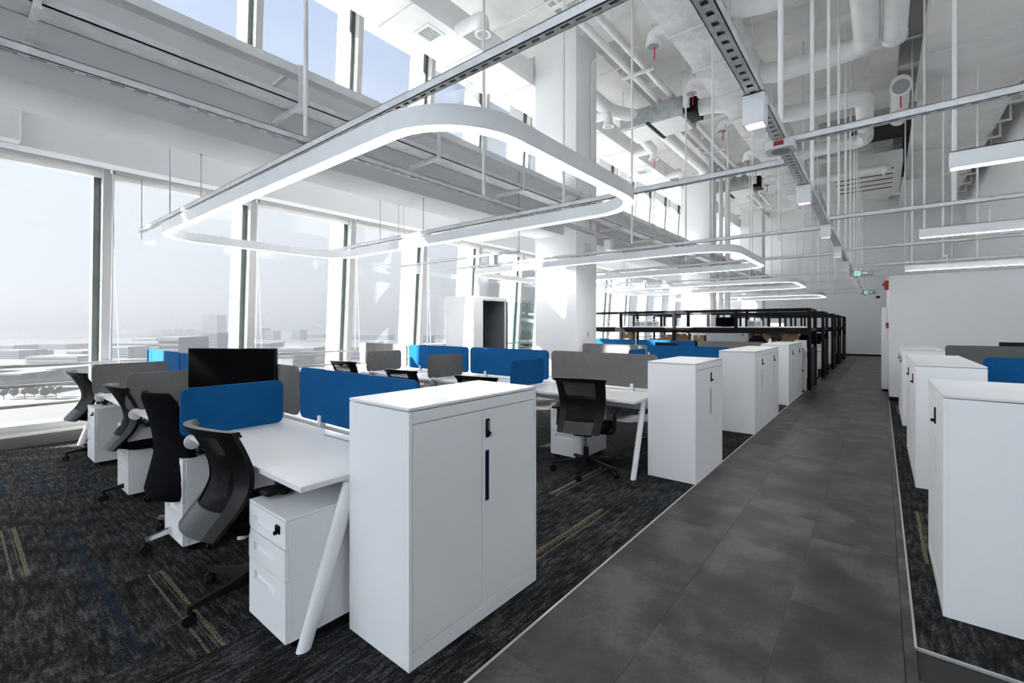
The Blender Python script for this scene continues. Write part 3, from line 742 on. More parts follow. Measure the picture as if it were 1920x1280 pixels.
def make_chair(kind):
    t = thing('task_chair' if kind == 'mesh' else 'upholstered_chair', (0, 0, 0))
    legm = 'chrome' if kind == 'pad' else 'black_plastic'
    rot0 = R(-15)
    for k in range(5):
        a = rot0 + k * R(72); d = Vector((math.cos(a), math.sin(a), 0)); n = Vector((-d.y, d.x, 0))
        mb = B(); tip = d * 0.335
        P = []
        for p, w, z0, z1 in ((d * 0.02, 0.026, 0.085, 0.155), (d * 0.16, 0.021, 0.082, 0.118), (tip, 0.013, 0.075, 0.096)):
            P.append([mb.bm.verts.new(p + n * w + Vector((0, 0, z0))), mb.bm.verts.new(p - n * w + Vector((0, 0, z0))), mb.bm.verts.new(p - n * w * 0.7 + Vector((0, 0, z1))), mb.bm.verts.new(p + n * w * 0.7 + Vector((0, 0, z1)))])
        for q, r_ in zip(P, P[1:]):
            for i in range(4): mb.bm.faces.new((q[i], q[(i + 1) % 4], r_[(i + 1) % 4], r_[i]))
        mb.bm.faces.new(P[0]); mb.bm.faces.new(P[-1][::-1])
        L_ = obj('base_leg', mb, legm, t, True)
        c = B(); cc = tip + d * -0.008; ax = (n * 0.8 + d * 0.6).normalized()
        c.tube([cc + Vector((0, 0, 0.05)), cc + Vector((0, 0, 0.085))], 0.011, 10)
        for s in (-1, 1): c.tube([cc + ax * (0.006 * s) + Vector((0, 0, 0.030)), cc + ax * (0.024 * s) + Vector((0, 0, 0.030))], [0.030, 0.026], 16)
        obj('caster', c, 'black_plastic', t, True)
    obj('column_cover', B().tube([(0, 0, 0.06), (0, 0, 0.25)], [0.030, 0.026], 16), 'black_plastic', t, True)
    obj('gas_column', B().tube([(0, 0, 0.245), (0, 0, 0.41)], 0.014, 14), 'chrome', t, True)
    obj('tilt_mechanism', B().box(-0.09, 0.09, -0.15, 0.10, 0.375, 0.42, 0.012).bar((0.08, 0.02, 0.39), (0.24, 0.02, 0.385), 0.02, 0.012), 'black_plastic', t, True)
    # seat cushion
    mb = B()
    def seat_pt(a, r, z):
        ca, sa = math.cos(a), math.sin(a); e_ = 0.42
        return Vector((0.245 * r * math.copysign(abs(ca) ** e_, ca), 0.02 + 0.235 * r * math.copysign(abs(sa) ** e_, sa), z - (0.022 if sa > 0.75 and z > 0.44 else 0)))
    n = 36; rings = []
    for r, z in ((0.75, 0.418), (0.95, 0.425), (1.0, 0.447), (0.985, 0.472), (0.93, 0.488), (0.7, 0.494), (0.35, 0.487)):
        rings.append([mb.bm.verts.new(seat_pt(2 * math.pi * k / n, r, z)) for k in range(n)])
    for a_, b_ in zip(rings, rings[1:]):
        for k in range(n): mb.bm.faces.new((a_[k], a_[(k + 1) % n], b_[(k + 1) % n], b_[k]))
    mb.bm.faces.new(rings[0][::-1]); mb.bm.faces.new(rings[-1])
    obj('seat_cushion', mb, 'black_fabric', t, True, ang=70)
    for s in (-1, 1):
        am = B(); am.tube([(s * 0.16, -0.02, 0.405), (s * 0.27, -0.02, 0.41), (s * 0.285, -0.02, 0.46), (s * 0.285, 0.0, 0.62)], [0.016, 0.018, 0.02, 0.018], 12)
        ap = obj('armrest', am, 'black_plastic', t, True)
        obj('arm_pad', B().box(s * 0.285 - 0.042, s * 0.285 + 0.042, -0.11, 0.13, 0.618, 0.645, 0.011), 'black_plastic', ap, True)
    if kind == 'mesh':
        fr = B()
        shell(fr, -1.0, -0.66, 0.0, 1.0, 4, 24, 0.024)
        obj('back_frame', fr, 'black_plastic', t, True, ang=50)
        fr = B(); shell(fr, 0.66, 1.0, 0.0, 1.0, 4, 24, 0.024)
        obj('back_frame', fr, 'black_plastic', t, True, ang=50)
        tr_ = B(); shell(tr_, -1.04, 1.04, 0.925, 1.0, 16, 2, 0.036, 0.006); obj('top_rail', tr_, 'black_plastic', t, True, ang=50)
        lp = B(); shell(lp, -0.67, 0.67, 0.0, 0.22, 14, 5, 0.022, -0.002); obj('lumbar_plate', lp, 'grey_plastic', t, True, ang=50)
        ms = B(); shell(ms, -0.68, 0.68, 0.2, 0.94, 14, 20, 0.003, -0.012); obj('back_mesh', ms, 'chair_mesh', t, True, ang=50)
        for s in (-1, 1): obj('back_bracket', B().bar((s * 0.10, -0.12, 0.41), (s * 0.10, -0.275, 0.455), 0.05, 0.02), 'black_plastic', t, True)
    else:
        bk = B(); rings = []
        for j in range(19):
            v = j / 18; z = 0.33 + 0.69 * v
            y = -0.20 - 0.11 * (abs(v - 0.38) / 0.62) ** 1.6 - 0.05 * max(0, 0.38 - v)
            hw = 0.255 - 0.11 * max(0, v - 0.3) - 0.05 * max(0, 0.2 - v) * 2
            th = 0.045 - 0.012 * v
            if j in (0, 18): th *= 0.5; hw *= 0.86
            if j in (1, 17): hw *= 0.965
            ring = []
            for k in range(24):
                a = 2 * math.pi * k / 24; ca, sa = math.cos(a), math.sin(a)
                x = hw * math.copysign(abs(ca) ** 0.55, ca)
                ring.append(bk.bm.verts.new((x, y + th * math.copysign(abs(sa) ** 0.7, sa) + 0.05 * (x / hw) ** 2, z)))
            rings.append(ring)
        for a_, b_ in zip(rings, rings[1:]):
            for k in range(24): bk.bm.faces.new((a_[k], a_[(k + 1) % 24], b_[(k + 1) % 24], b_[k]))
        bk.bm.faces.new(rings[0][::-1]); bk.bm.faces.new(rings[-1])
        obj('backrest', bk, 'black_fabric', t, True, ang=70)
    return t
chair_m = make_chair('mesh'); first_ch = [True]
def place_chair(x, y, rz, label, group='mesh-back task chairs', sc=1.0):
    o = chair_m if first_ch[0] else copy_tree(chair_m); first_ch[0] = False
    o.location = (x, y, 0); o.rotation_euler = (0, 0, R(rz))
    meta(o, label, 'chair', group)
place_chair(-2.63, 1.05, 3, 'black mesh-back task chair at the nearest desk, beside the drawer pedestal')
place_chair(-4.98, 1.12, -3, 'black mesh-back task chair just beyond the upholstered one')
place_chair(-6.80, 1.10, 2, 'black mesh-back task chair nearest the windows')
place_chair(-2.28, 3.98, 14, 'black mesh-back task chair at the second-row desk, seen from behind')
place_chair(-2.05, 5.40, 172, 'black task chair half hidden behind the slanted leg of the second row')
place_chair(-3.16, 3.50, 8, 'black mesh chair top peeking up behind the nearest cabinet, left of the small blue divider')
place_chair(-4.28, 3.44, 6, 'black mesh chair top between the small grey dividers')
place_chair(-5.95, 3.70, 10, 'black mesh chair top in front of the window rail, left of the pale screen')
pad = make_chair('pad'); pad.location = (-3.70, 1.10, 0); pad.rotation_euler = (0, 0, R(9))
meta(pad, 'black upholstered chair with tall solid back and chrome base', 'chair')
# ------------------------------------------------------------------ hanging ring lights, channels, spots
def strut(mb, ax, a0, a1, c, zb, w=0.05, h=0.05, pitch=0.075, slot=0.045, sw=0.02):
    """slotted C channel along ax ('X' or 'Y'), centre c on the other axis, underside at zb"""
    def bx(u0, u1, v0, v1, z0, z1):
        if ax == 'X': mb.box(u0, u1, v0, v1, z0, z1)
        else: mb.box(v0, v1, u0, u1, z0, z1)
    t = 0.004
    bx(a0, a1, c - w / 2, c - w / 2 + t, zb, zb + h); bx(a0, a1, c + w / 2 - t, c + w / 2, zb, zb + h)
    bx(a0, a1, c - w / 2, c + w / 2, zb + h - t, zb + h)
    bx(a0, a1, c - w / 2, c - sw / 2, zb, zb + t); bx(a0, a1, c + sw / 2, c + w / 2, zb, zb + t)
    n = int((a1 - a0) / pitch)
    for i in range(n + 1):
        u = a0 + i * pitch
        bx(u, min(a1, u + pitch - slot), c - sw / 2, c + sw / 2, zb, zb + t)
    return mb
def rr_path(x0, x1, y0, y1, r, n=12):
    out = []
    for cx, cy, a0 in ((x1 - r, y1 - r, 0), (x0 + r, y1 - r, 90), (x0 + r, y0 + r, 180), (x1 - r, y0 + r, 270)):
        for k in range(n + 1):
            a = R(a0 + 90 * k / n); out.append(((cx + r * math.cos(a), cy + r * math.sin(a)), (math.cos(a), math.sin(a))))
    return out
def sweep(path, prof_):
    mb = B(); rings = []
    for (p, n) in path: rings.append([mb.bm.verts.new((p[0] + n[0] * o, p[1] + n[1] * o, z)) for o, z in prof_])
    m = len(prof_)
    for i in range(len(rings)):
        a, b_ = rings[i], rings[(i + 1) % len(rings)]
        for k in range(m): mb.bm.faces.new((a[k], a[(k + 1) % m], b_[(k + 1) % m], b_[k]))
    return mb
ZR = 2.55; ZT = 2.70
TRX, TR2 = -0.54, -3.22
RING_Y = [1.57, 7.1, 13.2, 19.5, -4.53]  # last ring is unseen, added behind the camera as fill light
RING_D = [2.58, 2.78, 2.7, 2.58, 2.58]
names = ['largest and nearest', 'second', 'third', 'farthest', 'added rearmost']
hook_me = None
for i, yn in enumerate(RING_Y):
    x0, x1, y0, y1 = -7.12, -1.66, yn, yn + RING_D[i]
    t = thing('ring_light', ((x0 + x1) / 2, (y0 + y1) / 2, ZR), 'glowing white rounded-rectangle pendant ring light, %s of the row' % names[i], 'ring light', 'rounded ring lights')
    path = rr_path(x0, x1, y0, y1, 0.55)
    h, w = 0.115, 0.095
    obj('housing', sweep(path, [(0, ZR), (0, ZR + h), (-w, ZR + h), (-w, ZR), (-w + 0.005, ZR), (-w + 0.005, ZR + h - 0.01), (-0.005, ZR + h - 0.01), (-0.005, ZR)]), 'lamp_housing', t, ang=30)
    obj('diffuser', sweep(path, [(-0.006, ZR + 0.003), (-0.006, ZR + 0.02), (-w + 0.006, ZR + 0.02), (-w + 0.006, ZR + 0.003)]), 'ring_diffuser', t, ang=30)
    for yy in (y0 - 0.045 + 0.0, y1 - 0.05):
        for q in range(5):
            xx = x0 + 0.8 + q * 0.98
            obj('hook', B().tube([(xx, yy + (0.09 if yy < y0 else 0), ZR + h - 0.002), (xx, yy + (0.09 if yy < y0 else 0), ZT + 0.002)], 0.006, 8), 'wire_steel', t)
# main slotted trunking over the corridor
def channel(name, ax, a0, a1, c, zb, label, cat='channel', group='slotted steel channels', **kw):
    return meta(obj(name, strut(B(), ax, a0, a1, c, zb, **kw), 'strut_steel', smooth=False), label, cat, group)
channel('cable_trunking', 'Y', -5.0, 24.5, TRX, 2.715, 'long slotted steel trunking running above the corridor', w=0.075, h=0.06, pitch=0.08, slot=0.035, sw=0.03)
channel('strut_channel', 'Y', -2.0, 24.0, TR2, 2.755, 'long slotted steel channel running along the grey beam', w=0.055, h=0.045, pitch=0.10, slot=0.06)
cy = []
for i, yn in enumerate(RING_Y):
    for q, yy in enumerate((yn + 0.04, yn + RING_D[i] - 0.05)):
        cy.append(yy)
        channel('strut_channel', 'X', -7.75 if q == 0 else -7.45, TRX - 0.04 if (yy > 3 or yy < 0) else 1.2, yy, ZT + (0.0 if (yy > 3 or yy < 0) else -0.005), 'slotted steel channel carrying the %s edge of the %s ring light' % ('near' if q == 0 else 'far', names[i]), w=0.048, h=0.048)
channel('strut_channel', 'X', -7.4, -4.42, 5.62, 2.60, 'short steel channel with two small white spotlights by the windows', w=0.04, h=0.04)
channel('strut_channel', 'X', -7.4, -4.42, 11.6, 2.60, 'short steel channel with two small spotlights beyond the first column', w=0.04, h=0.04)
RCH = [3.85, 6.98, 10.0, 12.95, 16.0]
for i, yy in enumerate(RCH):
    channel('strut_channel', 'X', TRX + 0.03, XR, yy, 2.775, 'slotted steel channel crossing to the right wall, %s from the camera' % ORD[i], w=0.048, h=0.048)
# spot boxes
def spot(x, y, zb, label, sz=0.105, h=0.165):
    t = thing('spotlight', (x, y, zb), label, 'spotlight', 'square white downlights')
    k = sz / 2; w = 0.006
    mb = B(); mb.box(x - k, x + k, y - k, y - k + w, zb, zb + h).box(x - k, x + k, y + k - w, y + k, zb, zb + h).box(x - k, x - k + w, y - k + w, y + k - w, zb, zb + h).box(x + k - w, x + k, y - k + w, y + k - w, zb, zb + h).box(x - k, x + k, y - k, y + k, zb + h - w, zb + h)
    obj('housing', mb, 'lamp_housing', t, smooth=False)
    obj('lamp', B().box(x - k + w, x + k - w, y - k + w, y + k - w, zb + 0.03, zb + 0.035), 'spot_glow', t)
sy = 2.80
i = 0
while sy < 22:
    spot(TRX, sy, 2.55, 'square white downlight under the corridor trunking, %s from the camera' % ORD[i]); sy += 2.06; i += 1
for j, (x, y) in enumerate(((-6.9, 5.62), (-4.95, 5.62))):
    spot(x, y, 2.445, ('small white spotlight on the short channel, nearer the windows', 'small white spotlight on the short channel, farther from the windows')[j], 0.09, 0.155)
for j, (x, y) in enumerate(((-6.6, 11.6), (-4.9, 11.6))):
    spot(x, y, 2.445, ('small white spotlight beyond the column, nearer the windows', 'small white spotlight beyond the column, farther from the windows')[j], 0.09, 0.155)
spot(TR2, 6.3, 2.59, 'square white downlight under the channel beside the first column')
# ceiling device on the trunking: white box with speaker grille and red tag
t = thing('ceiling_sensor', (TRX, 3.62, 2.69), 'white square device with round grey grille and red tag on the trunking', 'sensor')
mb = B(); mb.prism(rrect(TRX - 0.085, TRX + 0.085, 3.535, 3.705, 0.03), lambda u, v, w: (u, v, w), 2.655, 2.712); obj('body', mb, 'white_plastic', t)
obj('grille', B().tube([(TRX, 3.62, 2.650), (TRX, 3.62, 2.656)], 0.055, 24), 'sign_grey', t)
obj('tag', B().box(TRX - 0.03, TRX + 0.03, 3.531, 3.536, 2.672, 2.702), 'red_paint', t)
# exit signs
def exit_sign(y, label):
    t = thing('exit_sign', (TRX + 0.12, y, 2.5), label, 'exit sign', 'exit signs')
    x0, x1, z0, z1 = TRX - 0.02, TRX + 0.40, 2.56, 2.69
    obj('panel', B().box(x0, x1, y - 0.01, y + 0.01, z0, z1, 0.002), 'sign_grey', t)
    for xx in (x0 + 0.05, x1 - 0.05): obj('hanger', B().tube([(xx, y, z1 - 0.002), (xx, y, 2.78)], 0.004, 6), 'wire_steel', t)
    yy = y - 0.0106
    fg = B(); px = x0 + 0.085
    # door frame field with a running figure cut as bars
    fg.box(px, px + 0.115, yy - 0.0006, yy, z0 + 0.014, z1 - 0.014)
    obj('pictogram_field', fg, 'sign_green', t)
    mn = B(); q = yy - 0.0008
    def seg(a, b_, w): mn.bar((px + a[0], q, z0 + a[1]), (px + b_[0], q, z0 + b_[1]), w, 0.0012, up=(0, 1, 0))
    mn.tube([(px + 0.068, q - 0.001, z0 + 0.096), (px + 0.068, q + 0.0005, z0 + 0.096)], 0.009, 12)
    seg((0.062, 0.084), (0.052, 0.058), 0.016); seg((0.052, 0.058), (0.072, 0.044), 0.009); seg((0.072, 0.044), (0.066, 0.024), 0.008)
    seg((0.052, 0.058), (0.040, 0.042), 0.009); seg((0.040, 0.042), (0.020, 0.038), 0.008); seg((0.060, 0.082), (0.040, 0.076), 0.007); seg((0.040, 0.076), (0.034, 0.062), 0.007)
    seg((0.064, 0.082), (0.080, 0.068), 0.007); seg((0.080, 0.068), (0.092, 0.076), 0.007)
    seg((0.015, 0.10), (0.015, 0.03), 0.006); seg((0.015, 0.10), (0.045, 0.10), 0.006); seg((0.10, 0.10), (0.10, 0.03), 0.006)
    obj('running_figure', mn, 'sign_grey', t)
    ar = B(); ax_ = px + 0.14
    ar.prism([(ax_, z0 + 0.058), (ax_ + 0.06, z0 + 0.058), (ax_ + 0.06, z0 + 0.042), (ax_ + 0.105, z0 + 0.066), (ax_ + 0.06, z0 + 0.09), (ax_ + 0.06, z0 + 0.074), (ax_, z0 + 0.074)], lambda u, v, w: (u, w, v), yy - 0.0006, yy)
    obj('arrow', ar, 'sign_green', t)
    obj('status_strip', B().box(x1 - 0.045, x1 - 0.005, yy - 0.0006, yy, z0 + 0.012, z0 + 0.024), 'red_paint', t)
exit_sign(12.9, 'grey exit sign with running figure and arrow, nearer one')
exit_sign(20.5, 'grey exit sign with running figure and arrow, far one near the end wall')
# right-hand linear pendants
for i, (yy, wd) in enumerate(((4.25, 'nearest'), (7.35, 'middle'), (11.62, 'farthest'))):
    t = thing('linear_pendant', (1.4, yy, 2.5), 'straight white linear pendant lamp on the right, %s of three' % wd, 'pendant lamp', 'linear pendants on the right')
    x0, x1, w, h = 0.36, 2.6, 0.09, 0.11
    obj('housing', B().box(x0, x1, yy - w / 2, yy - w / 2 + 0.005, 2.5, 2.5 + h).box(x0, x1, yy + w / 2 - 0.005, yy + w / 2, 2.5, 2.5 + h).box(x0, x1, yy - w / 2, yy + w / 2, 2.5 + h - 0.006, 2.5 + h).box(x0, x0 + 0.006, yy - w / 2 + 0.005, yy + w / 2 - 0.005, 2.5, 2.5 + h - 0.006).box(x1 - 0.006, x1, yy - w / 2 + 0.005, yy + w / 2 - 0.005, 2.5, 2.5 + h - 0.006), 'lamp_housing', t, smooth=False)
    obj('diffuser', B().box(x0 + 0.007, x1 - 0.007, yy - w / 2 + 0.006, yy + w / 2 - 0.006, 2.504, 2.512), 'pendant_diffuser', t)
    for xx in (0.95, 2.2): obj('hanger', B().tube([(xx, yy, 2.5 + h - 0.004), (xx, yy, 2.76), (xx, yy - (yy - min(RCH, key=lambda q: abs(q - yy))), 2.80)], 0.008, 8), 'rod_paint', t)
# ------------------------------------------------------------------ hanger rods
rod_n = {}
def rod(x, y, zb, r, what, group):
    n = rod_n.setdefault(what, 0); rod_n[what] += 1
    meta(obj('hanger_rod', B().tube([(x, y, zb), (x, y, ZC + 0.01)], r, 12), 'rod_paint'), what % ORD[n], 'hanger rod', group)
y = 3.62
for k in range(11):
    rod(TRX, y, 2.775, 0.017, 'white vertical rod holding the corridor trunking, %s from the camera', 'rods over the trunking'); y += 1.86
for k, y in enumerate((1.61, 3.5, 7.14, 9.83, 13.24, 15.85, 19.54)):
    rod(TR2, y, 2.80, 0.016, 'white vertical rod down to the long channel by the beam, %s from the camera', 'rods over the beam-side channel')
for k, y in enumerate((4.10, 7.14, 9.83, 13.24, 15.85, 19.54, 22.03)):
    rod(-2.62 if k == 0 else -1.95, y, 2.748, 0.014, 'slim white rod near the corridor end of the ring lights, %s from the camera', 'rods over the ring ends')
for k, y in enumerate((8.9, 12.0, 15.0, 18.0, 21.0)):
    rod(-1.35, y, 2.6 if k else 2.9, 0.012, 'very slim white rod between trunking and ring lights, %s from the camera', 'slim rods left of the trunking')
for k, (x, y) in enumerate(((0.63, 6.98), (0.55, 10.0), (0.52, 12.95), (1.5, 12.95), (0.5, 16.0), (1.4, 16.0), (1.0, 12.95))):
    rod(x, y, 2.822, 0.02 if k < 1 else 0.015, 'white vertical rod on the right-hand cross channels, %s of seven', 'rods over the right channels')
# thin threaded rods and wires under the lower ceiling near the windows
wires = [(-7.70, 1.61, 2.60, 3.46, 0.006), (-6.45, 1.61, 2.66, 3.9, 0.007), (-5.4, 1.61, 2.745, 3.2, 0.004), (-5.9, 4.10, 2.60, 3.55, 0.006), (-4.9, 4.10, 2.64, 3.2, 0.005), (-4.42, 5.62, 2.63, 3.9, 0.006), (-7.3, 5.62, 2.60, 3.9, 0.004), (-5.45, 4.10, 2.74, 3.2, 0.003), (-7.3, 7.14, 2.6, 3.5, 0.004)]
for k, (x, y, z0, z1, r) in enumerate(wires):
    mb = B().tube([(x, y, z0), (x, y, z1)], r, 8)
    mb.tube([(x, y, z1 - 0.012), (x, y, z1)], r * 2.6, 10)
    meta(obj('suspension_wire', mb, 'wire_steel'), 'thin dark suspension rod under the low soffit, %s of nine' % ORD[k], 'suspension rod', 'thin suspension rods by the windows')
# ------------------------------------------------------------------ cable tray with brackets on top of the beam
t = thing('cable_tray', (-4.4, 10, 3.55), 'pale grey cable tray running along the top of the beam', 'cable tray')
mb = B(); mb.box(-4.49, -4.25, Y0, Y1, 3.54, 3.55).box(-4.26, -4.25, Y0, Y1, 3.54, 3.60)
mb.box(-4.49, -4.48, Y0, Y1, 3.54, 3.60)
obj('lower_tray', mb, 'strut_steel', t, smooth=False)
mb = B(); mb.box(-4.50, -4.25, Y0, Y1, 3.87, 3.88).box(-4.26, -4.25, Y0, Y1, 3.80, 3.87)
obj('upper_tray', mb, 'duct_paint', t, smooth=False)
brm = B().box(-4.79, -4.22, -0.02, 0.02, 3.495, 3.535).box(-4.245, -4.22, -0.02, 0.02, 3.535, 3.89).box(-4.79, -4.77, -0.03, 0.03, 3.36, 3.495).box(-4.79, -4.25, -0.02, 0.02, 3.882, 3.90).mesh('bracket')
for k in range(14):
    q = link('bracket', brm, 'strut_steel', t); q.location.y += 0.35 + 1.72 * k
# ------------------------------------------------------------------ ducts and pipes overhead
def duct(name, x0, x1, y0, y1, z0, z1, mat, step, label, rib=0.018, mat2=None):
    t = thing(name, ((x0 + x1) / 2, (y0 + y1) / 2, z0), label, 'duct')
    y = y0; i = 0
    while y < y1 - 0.05:
        e_ = min(y1, y + step)
        obj('section', B().box(x0, x1, y + 0.012, e_ - 0.012, z0, z1, 0.01), mat, t)
        if e_ < y1 - 0.05: obj('flange', B().box(x0 - rib, x1 + rib, e_ - 0.014, e_ + 0.014, z0 - rib, z1 + rib, 0.004), mat, t)
        y = e_
    return t
duct('supply_duct', -6.40, -5.52, Y0 + 0.1, Y1 - 0.1, 6.35, 6.82, 'duct_paint', 1.50, 'long white rectangular duct above the upper windows')
duct('wrapped_duct', -2.62, -1.76, Y0 + 0.1, 26.0, 6.02, 6.45, 'duct_wrap', 1.25, 'wrinkled white foil-wrapped duct beside the corridor trunking', rib=0.03)
dt = duct('exhaust_duct', 0.64, 2.30, -4.3, 26.8, 6.6, 7.15, 'duct_paint', 3.2, 'wide white exhaust duct along the right wall', rib=0.012)
bm_ = B().box(2.24, 2.52, -0.025, 0.025, 6.54, 6.585).box(2.47, 2.52, -0.025, 0.025, 6.585, 7.1).mesh('hanger_bracket')
for k in range(20):
    q = link('hanger_bracket', bm_, 'duct_paint', dt); q.location.y += 1.2 + 1.28 * k
for k, (x, y) in enumerate(((-5.88, 5.05), (-5.9, 13.9))):
    t = thing('air_grille', (x, y, 6.35), ('square black slotted air grille under the window duct', 'small grey slotted air grille far along the window duct')[k], 'air grille', 'grilles under the window duct')
    a = 0.19
    obj('frame', B().box(x - a, x + a, y - a, y - a + 0.045, 6.328, 6.352).box(x - a, x + a, y + a - 0.045, y + a, 6.328, 6.352).box(x - a, x - a + 0.045, y - a + 0.045, y + a - 0.045, 6.328, 6.352).box(x + a - 0.045, x + a, y - a + 0.045, y + a - 0.045, 6.328, 6.352), 'duct_paint', t)
    obj('cavity', B().box(x - 0.15, x + 0.15, y - 0.15, y + 0.15, 6.340, 6.349), 'slot_dark', t)
    vm = B().box(x - 0.006, x + 0.006, y - 0.145, y + 0.145, 6.326, 6.34).mesh('vane')
    for q in range(7):
        v_ = link('vane', vm, 'duct_paint', t); v_.location.x += -0.12 + 0.04 * q
def bend(pts, r=0.3, n=6):
    """round the corners of a polyline"""
    P = [Vector(p) for p in pts]; out = [P[0]]
    for a, b_, c in zip(P, P[1:], P[2:]):
        d1 = (a - b_); d2 = (c - b_); q = min(r, d1.length * 0.49, d2.length * 0.49)
        s_, e_ = b_ + d1.normalized() * q, b_ + d2.normalized() * q
        for k in range(n + 1):
            f = k / n; out.append(s_ * (1 - f) ** 2 + b_ * 2 * f * (1 - f) + e_ * f * f)
    out.append(P[-1]); return out
def outlet(x, y, z, fx, fy, fz, label, ribbon=True, r=0.10):
    """short elbow ending in a round grille that looks down"""
    t = thing('air_outlet', (x, y, z), label, 'air outlet', 'round air outlets under the ceiling')
    obj('elbow', B().tube(bend([(fx, fy, fz), (x, y, fz), (x, y, z)], 0.2), r, 16), 'pipe_paint', t)
    obj('collar', B().tube([(x, y, z - 0.03), (x, y, z + 0.02)], r * 1.28, 20), 'white_plastic', t)
    gm = obj('grille', B().tube([(x, y, z - 0.034), (x, y, z - 0.028)], r * 0.95, 20), 'device_grey', t)
    if ribbon:
        rb = B()
        for q in range(5): rb.bar((x + 0.02 + 0.006 * (q % 2), y, z - 0.03 - 0.045 * q), (x + 0.02 + 0.006 * ((q + 1) % 2), y, z - 0.03 - 0.045 * (q + 1)), 0.022, 0.004, up=(0, 1, 0))
        obj('ribbon', rb, 'red_ribbon', t)['label'] = 'red airflow ribbon'
outs = [(-4.94, 5.35, -5.5, False, 'without ribbon beside the window duct, nearest the camera'), (-4.95, 9.67, -5.5, False, 'on the left of the metal fan unit'), (-4.95, 12.4, -5.5, True, 'with red ribbon by the window duct, just past the fan unit'), (-5.0, 14.9, -5.5, True, 'with red ribbon in front of the second column')]
outs += [(-2.95, yy, -2.55, True, 'with red ribbon beside the wrapped duct, %s from the camera' % ORD[k]) for k, yy in enumerate((7.37, 9.35, 11.6, 14.2, 17.0))]
for x, y, fx, rb, lb in outs: outlet(x, y, 6.12, fx, y, 6.38 if fx < -4 else 6.3, 'round white ceiling outlet ' + lb, rb)
def pipe(name, pts, r, label, cat='pipe', group=None, mat='pipe_paint', br=0.3, n=16):
    return meta(obj(name, B().tube(bend(pts, br), r, n), mat), label, cat, group)
for k, (x, z) in enumerate(((-4.05, 6.72), (-3.74, 6.72))):
    pipe('water_pipe', [(x, Y0 + 0.1, z), (x, 22.5, z)], 0.065, ('white insulated pipe along the ceiling, nearer the columns', 'white insulated pipe along the ceiling, nearer the corridor')[k], group='pair of pipes along the ceiling')
for k in range(7):
    yy = 6.2 + 2.7 * k
    t = thing('pipe_hanger', (-3.9, yy, 6.6), 'small white trapeze bracket under the pair of pipes, %s from the camera' % ORD[k], 'pipe bracket', 'pipe brackets')
    obj('cross_bar', B().box(-4.25, -3.55, yy - 0.025, yy + 0.025, 6.60, 6.652, 0.003), 'pipe_paint', t)
    for xx in (-4.22, -3.58): obj('rod', B().tube([(xx, yy, 6.62), (xx, yy, ZC)], 0.01, 8), 'pipe_paint', t)
# sprinkler lines along X
for k, yy in enumerate((6.4, 9.0, 12.2, 14.6, 17.4, 20.5)):
    pipe('sprinkler_pipe', [(-7.2, yy, 6.95), (-4.3, yy, 6.95), (-4.3, yy, 7.25), (XR - 0.1, yy, 7.25)], 0.022, 'thin white sprinkler pipe crossing the ceiling, %s from the camera' % ORD[k], group='sprinkler pipes', br=0.06, n=8)
pipe('round_duct', [(-5.0, 8.32, 6.55), (-5.0, 9.9, 6.55), (-4.55, 10.5, 6.5)], 0.15, 'round white duct between the first column and the metal fan unit', 'duct')
pipe('round_duct', [(-4.35, 11.3, 6.4), (-4.35, 15.2, 6.4), (-4.7, 15.5, 6.2)], 0.15, 'round white duct running on from the metal fan unit to the second column', 'duct')
pipe('round_duct', [(-4.85, 11.3, 6.35), (-4.95, 12.3, 6.35)], 0.13, 'short round duct branching from the metal fan unit', 'duct')
pipe('round_duct', [(-1.78, 9.67, 6.22), (-1.45, 9.67, 6.15), (-0.18, 9.67, 6.15), (-0.18, 5.6, 6.15)], 0.175, 'round white duct bending over the corridor towards the camera', 'duct', br=0.28)
pipe('round_duct', [(-1.78, 7.45, 6.3), (-1.2, 7.45, 6.2), (-0.9, 7.45, 6.2), (-0.9, 4.5, 6.3)], 0.20, 'round white duct at the top of the picture beside the trunking', 'duct', br=0.3)
pipe('round_duct', [(-1.78, 11.8, 6.2), (-1.45, 11.8, 6.15), (-0.27, 11.8, 6.15), (-0.29, 13.6, 6.15)], 0.165, 'round white duct bending away over the corridor', 'duct', br=0.26)
pipe('round_duct', [(-1.78, 14.6, 6.1), (-1.3, 14.6, 6.15), (-0.3, 14.6, 6.15), (-0.3, 13.95, 6.15)], 0.165, 'lower round white duct bending back over the corridor', 'duct', br=0.26)
pipe('round_duct', [(-1.78, 17.2, 6.0), (0.05, 17.2, 6.05), (0.15, 17.2, 5.95)], 0.14, 'round white duct in front of the slotted diffuser box', 'duct', br=0.2)
for k, (x, ya, yb, lb) in enumerate(((0.17, 6.0, 9.55, 'straight round duct with open grille end beside the exhaust duct'), (0.30, 11.7, 13.5, 'short round duct with red ribbon below the exhaust duct'))):
    t = thing('round_duct', (x, ya, 6.1), lb, 'duct')
    obj('barrel', B().tube([(x, ya, 6.2), (x, yb, 6.12)], 0.155, 18), 'pipe_paint', t)
    e_ = yb if k == 0 else ya
    sg = 1 if k == 0 else -1
    obj('collar', B().tube([(x, e_ - 0.05 * sg, 6.12), (x, e_ + 0.05 * sg, 6.10)], 0.17, 20), 'white_plastic', t)
    obj('grille', B().tube([(x, e_ + 0.045 * sg, 6.10), (x, e_ + 0.058 * sg, 6.097)], 0.135, 20), 'device_grey', t)
    if k: obj('ribbon', B().box(x - 0.012, x + 0.012, ya + 0.02, ya + 0.024, 5.72, 5.98), 'red_ribbon', t)
meta(obj('supply_plenum', B().box(-1.2, 0.62, 13.55, 13.95, 6.2, 6.45, 0.01), 'galvanised'), 'grey metal plenum box where the bending ducts meet', 'plenum')
